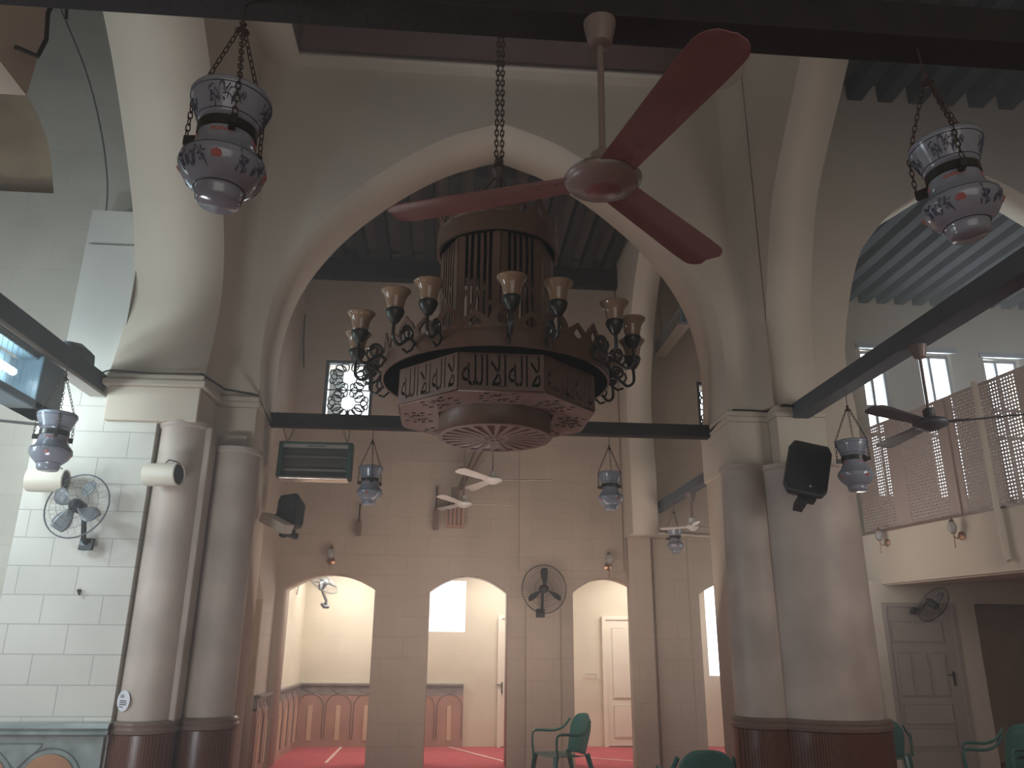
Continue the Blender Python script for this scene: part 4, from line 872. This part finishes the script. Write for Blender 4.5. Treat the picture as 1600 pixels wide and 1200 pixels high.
# octagonal lower body with inscription frieze (letters cut out)
RO = .69; zA, zB = 3.10, 3.345
fonts = []
def text_loops(body, w_, h_, cx, cz):
    cu = bpy.data.curves.new('txt', 'FONT'); cu.body = body; cu.align_x = 'CENTER'; cu.size = 1; cu.resolution_u = 2; cu.offset = .02
    tmp = bpy.data.objects.new('txt', cu); COL.objects.link(tmp); bpy.context.view_layer.update()
    c2 = tmp.to_curve(bpy.context.evaluated_depsgraph_get()) if hasattr(tmp, 'to_curve') else None
    out = []
    if c2:
        for sp in c2.splines:
            pts = []
            if sp.type == 'BEZIER':
                bp = sp.bezier_points; n = len(bp)
                for i in range(n):
                    p0, p1, p2, p3 = bp[i].co, bp[i].handle_right, bp[(i + 1) % n].handle_left, bp[(i + 1) % n].co
                    steps = 1 if (p1 - p0).length < 1e-4 or abs((p3 - p0).normalized().cross((p1 - p0).normalized()).length) < .02 and abs((p3 - p0).normalized().cross((p3 - p2).normalized()).length) < .02 else 4
                    for k in range(steps):
                        t_ = k / steps; q = (1 - t_) ** 3 * p0 + 3 * (1 - t_) ** 2 * t_ * p1 + 3 * (1 - t_) * t_ * t_ * p2 + t_ ** 3 * p3; pts.append((q.x, q.y))
            if len(pts) > 2: out.append(pts)
        tmp.to_curve_clear()
    bpy.data.objects.remove(tmp)
    if not out: return []
    xs = [p[0] for l in out for p in l]; ys = [p[1] for l in out for p in l]; x0, x1, y0, y1 = min(xs), max(xs), min(ys), max(ys)
    return [[(cx + ((x - x0) / (x1 - x0) - .5) * w_, cz + ((y - y0) / (y1 - y0) - .5) * h_) for x, y in l] for l in out]
TXT = '\ufefb\ufe8d\ufedf\ufeea\ufe8d\ufefb\ufe8d\ufedf\ufee0\ufeea'[::-1]
for k in range(8):
    mm = Matrix.Rotation(k * PI / 4, 4, 'Z') @ Matrix.Translation((0, -RO * math.cos(PI / 8), 0)); w_ = RO * math.sin(PI / 8)
    tl = text_loops(TXT, w_ * 1.84, .205, 0, (zA + zB) / 2 + .005)
    plate('inscribed_panel', [[(-w_, zA), (w_, zA), (w_, zB), (-w_, zB)]] + tl, .012, mm @ MXZ, 'chand', CH)
# rosette underside panels
def trap(k):
    r0, r1 = .385 * math.cos(PI / 8) / math.cos(PI / 8), RO * math.cos(PI / 8)
    w0, w1 = r0 * math.tan(PI / 8), r1 * math.tan(PI / 8)
    lp = [[(-w0, -r0), (w0, -r0), (w1, -r1), (-w1, -r1)]]
    cy = -(r0 + r1) / 2 - .01
    for j in range(12):
        a = j * PI / 6; 
        for rad, l_, wd in ((.055, .075, .026), (.118, .055, .044)):
            cx_, cy_ = rad * math.cos(a + (.26 if rad > .1 else 0)), cy + rad * .95 * math.sin(a + (.26 if rad > .1 else 0)); 
            if abs(cx_) > w0 * .92 + (-(cy_) - r0) * .38 or not (-r1 + .03 < cy_ < -r0 - .03): continue
            ca, sa = math.cos(a + (.26 if rad > .1 else 0)), math.sin(a + (.26 if rad > .1 else 0))
            lp.append([(cx_ + ca * l_ / 2, cy_ + sa * l_ / 2), (cx_ - sa * wd / 2, cy_ + ca * wd / 2), (cx_ - ca * l_ / 2, cy_ - sa * l_ / 2), (cx_ + sa * wd / 2, cy_ - ca * wd / 2)])
    return lp
for k in range(8):
    plate('rosette_panel', trap(k), .01, Matrix.Rotation(k * PI / 4, 4, 'Z') @ Matrix.Translation((0, 0, zA - .01)), 'chandP', CH)
ring(.38, .665, 3.122, 3.127, 8).build('hole_shade_backing', 'chandD', CH)  # dark sheet added so the rosette holes read as shaded
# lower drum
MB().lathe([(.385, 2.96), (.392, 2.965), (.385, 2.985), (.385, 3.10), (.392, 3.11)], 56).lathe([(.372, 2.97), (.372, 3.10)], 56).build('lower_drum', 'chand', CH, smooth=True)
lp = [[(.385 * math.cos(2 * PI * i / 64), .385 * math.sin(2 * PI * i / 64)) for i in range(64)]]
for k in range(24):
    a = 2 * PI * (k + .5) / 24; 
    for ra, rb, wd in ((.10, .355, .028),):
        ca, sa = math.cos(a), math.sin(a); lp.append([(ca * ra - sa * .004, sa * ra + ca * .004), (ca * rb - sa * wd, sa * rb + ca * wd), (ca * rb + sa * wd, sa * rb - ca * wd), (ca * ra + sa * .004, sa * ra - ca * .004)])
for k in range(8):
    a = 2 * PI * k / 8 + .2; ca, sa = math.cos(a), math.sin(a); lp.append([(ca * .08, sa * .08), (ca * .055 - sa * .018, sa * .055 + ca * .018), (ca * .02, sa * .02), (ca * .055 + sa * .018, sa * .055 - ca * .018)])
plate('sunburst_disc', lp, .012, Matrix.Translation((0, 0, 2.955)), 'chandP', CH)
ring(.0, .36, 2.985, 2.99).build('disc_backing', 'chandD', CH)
# arms with cup lights
def arm(ang):
    m = Matrix.Rotation(R(ang) - PI / 2, 4, 'Z')
    a = MB(); a.tube([(x, 0, z) for x, z in catmull([(.78, 3.40), (.84, 3.43), (.88, 3.40), (.93, 3.36), (.975, 3.39), (.98, 3.45), (.975, 3.50)], 4)], .011, 6)
    a.tube([(.86 + .042 * math.cos(t_), 0, 3.46 + .042 * math.sin(t_)) for t_ in [2 * PI * i / 14 for i in range(14)]], .010, 6, closed=True)
    a.tube([(.865 + .022 * math.cos(t_) * (1 - t_ / 9), 0, 3.46 + .022 * math.sin(t_)) for t_ in [i * .6 for i in range(9)]], .008, 5)
    a.tube([(.80, 0, 3.40), (.82, 0, 3.36), (.86, 0, 3.33), (.9, 0, 3.345)], .009, 5)
    a.tube([(.90, 0, 3.38), (.925, 0, 3.42), (.915, 0, 3.455)], .008, 5)
    aa = MB(); aa.v = [tuple(m @ Vector(p)) for p in a.v]; aa.f = a.f
    o = aa.build('arm', 'bronze', CH, smooth=True)
    mc = m @ Matrix.Translation((.975, 0, 3.49)) @ Matrix.Scale(1.14, 4)
    MB().lathe([(0, 0), (.02, .0), (.03, .015), (.045, .04), (.052, .065), (.05, .075), (.042, .07)], 18, mc).build('cup', 'bronze', o, smooth=True)
    MB().lathe([(.040, .06), (.046, .09), (.050, .12), (.058, .15), (.075, .175), (.083, .185), (.080, .186), (.055, .155), (.046, .12), (.042, .09), (.036, .062)], 24, mc).build('glass_shade', 'amber', o, smooth=2)
for a in (2, 19, 47, 65, 89, 112, 136, 158, 181, 203, 226, 248, 268, 290, 317, 332): arm(a)

# ------------------------------------------------------------------ haze volume added to imitate lens-flare veiling
hz = bpy.data.materials.new('flare_haze'); hz.use_nodes = True; nt = hz.node_tree; nt.nodes.clear()
ou = nt.nodes.new('ShaderNodeOutputMaterial'); vs_ = nt.nodes.new('ShaderNodeVolumeScatter'); vs_.inputs['Density'].default_value = .03; vs_.inputs['Anisotropy'].default_value = .45
vs_.inputs['Color'].default_value = (1, .96, .93, 1); nt.links.new(vs_.outputs[0], ou.inputs['Volume'])
o = MB().box(-9.1, 13.1, -5.1, 14.1, -.1, 10.65).build('flare_haze', hz); o.display_type = 'WIRE'
tag(o, 'thin haze volume filling the whole prayer hall, added to imitate lens flare', 'haze', kind='stuff')
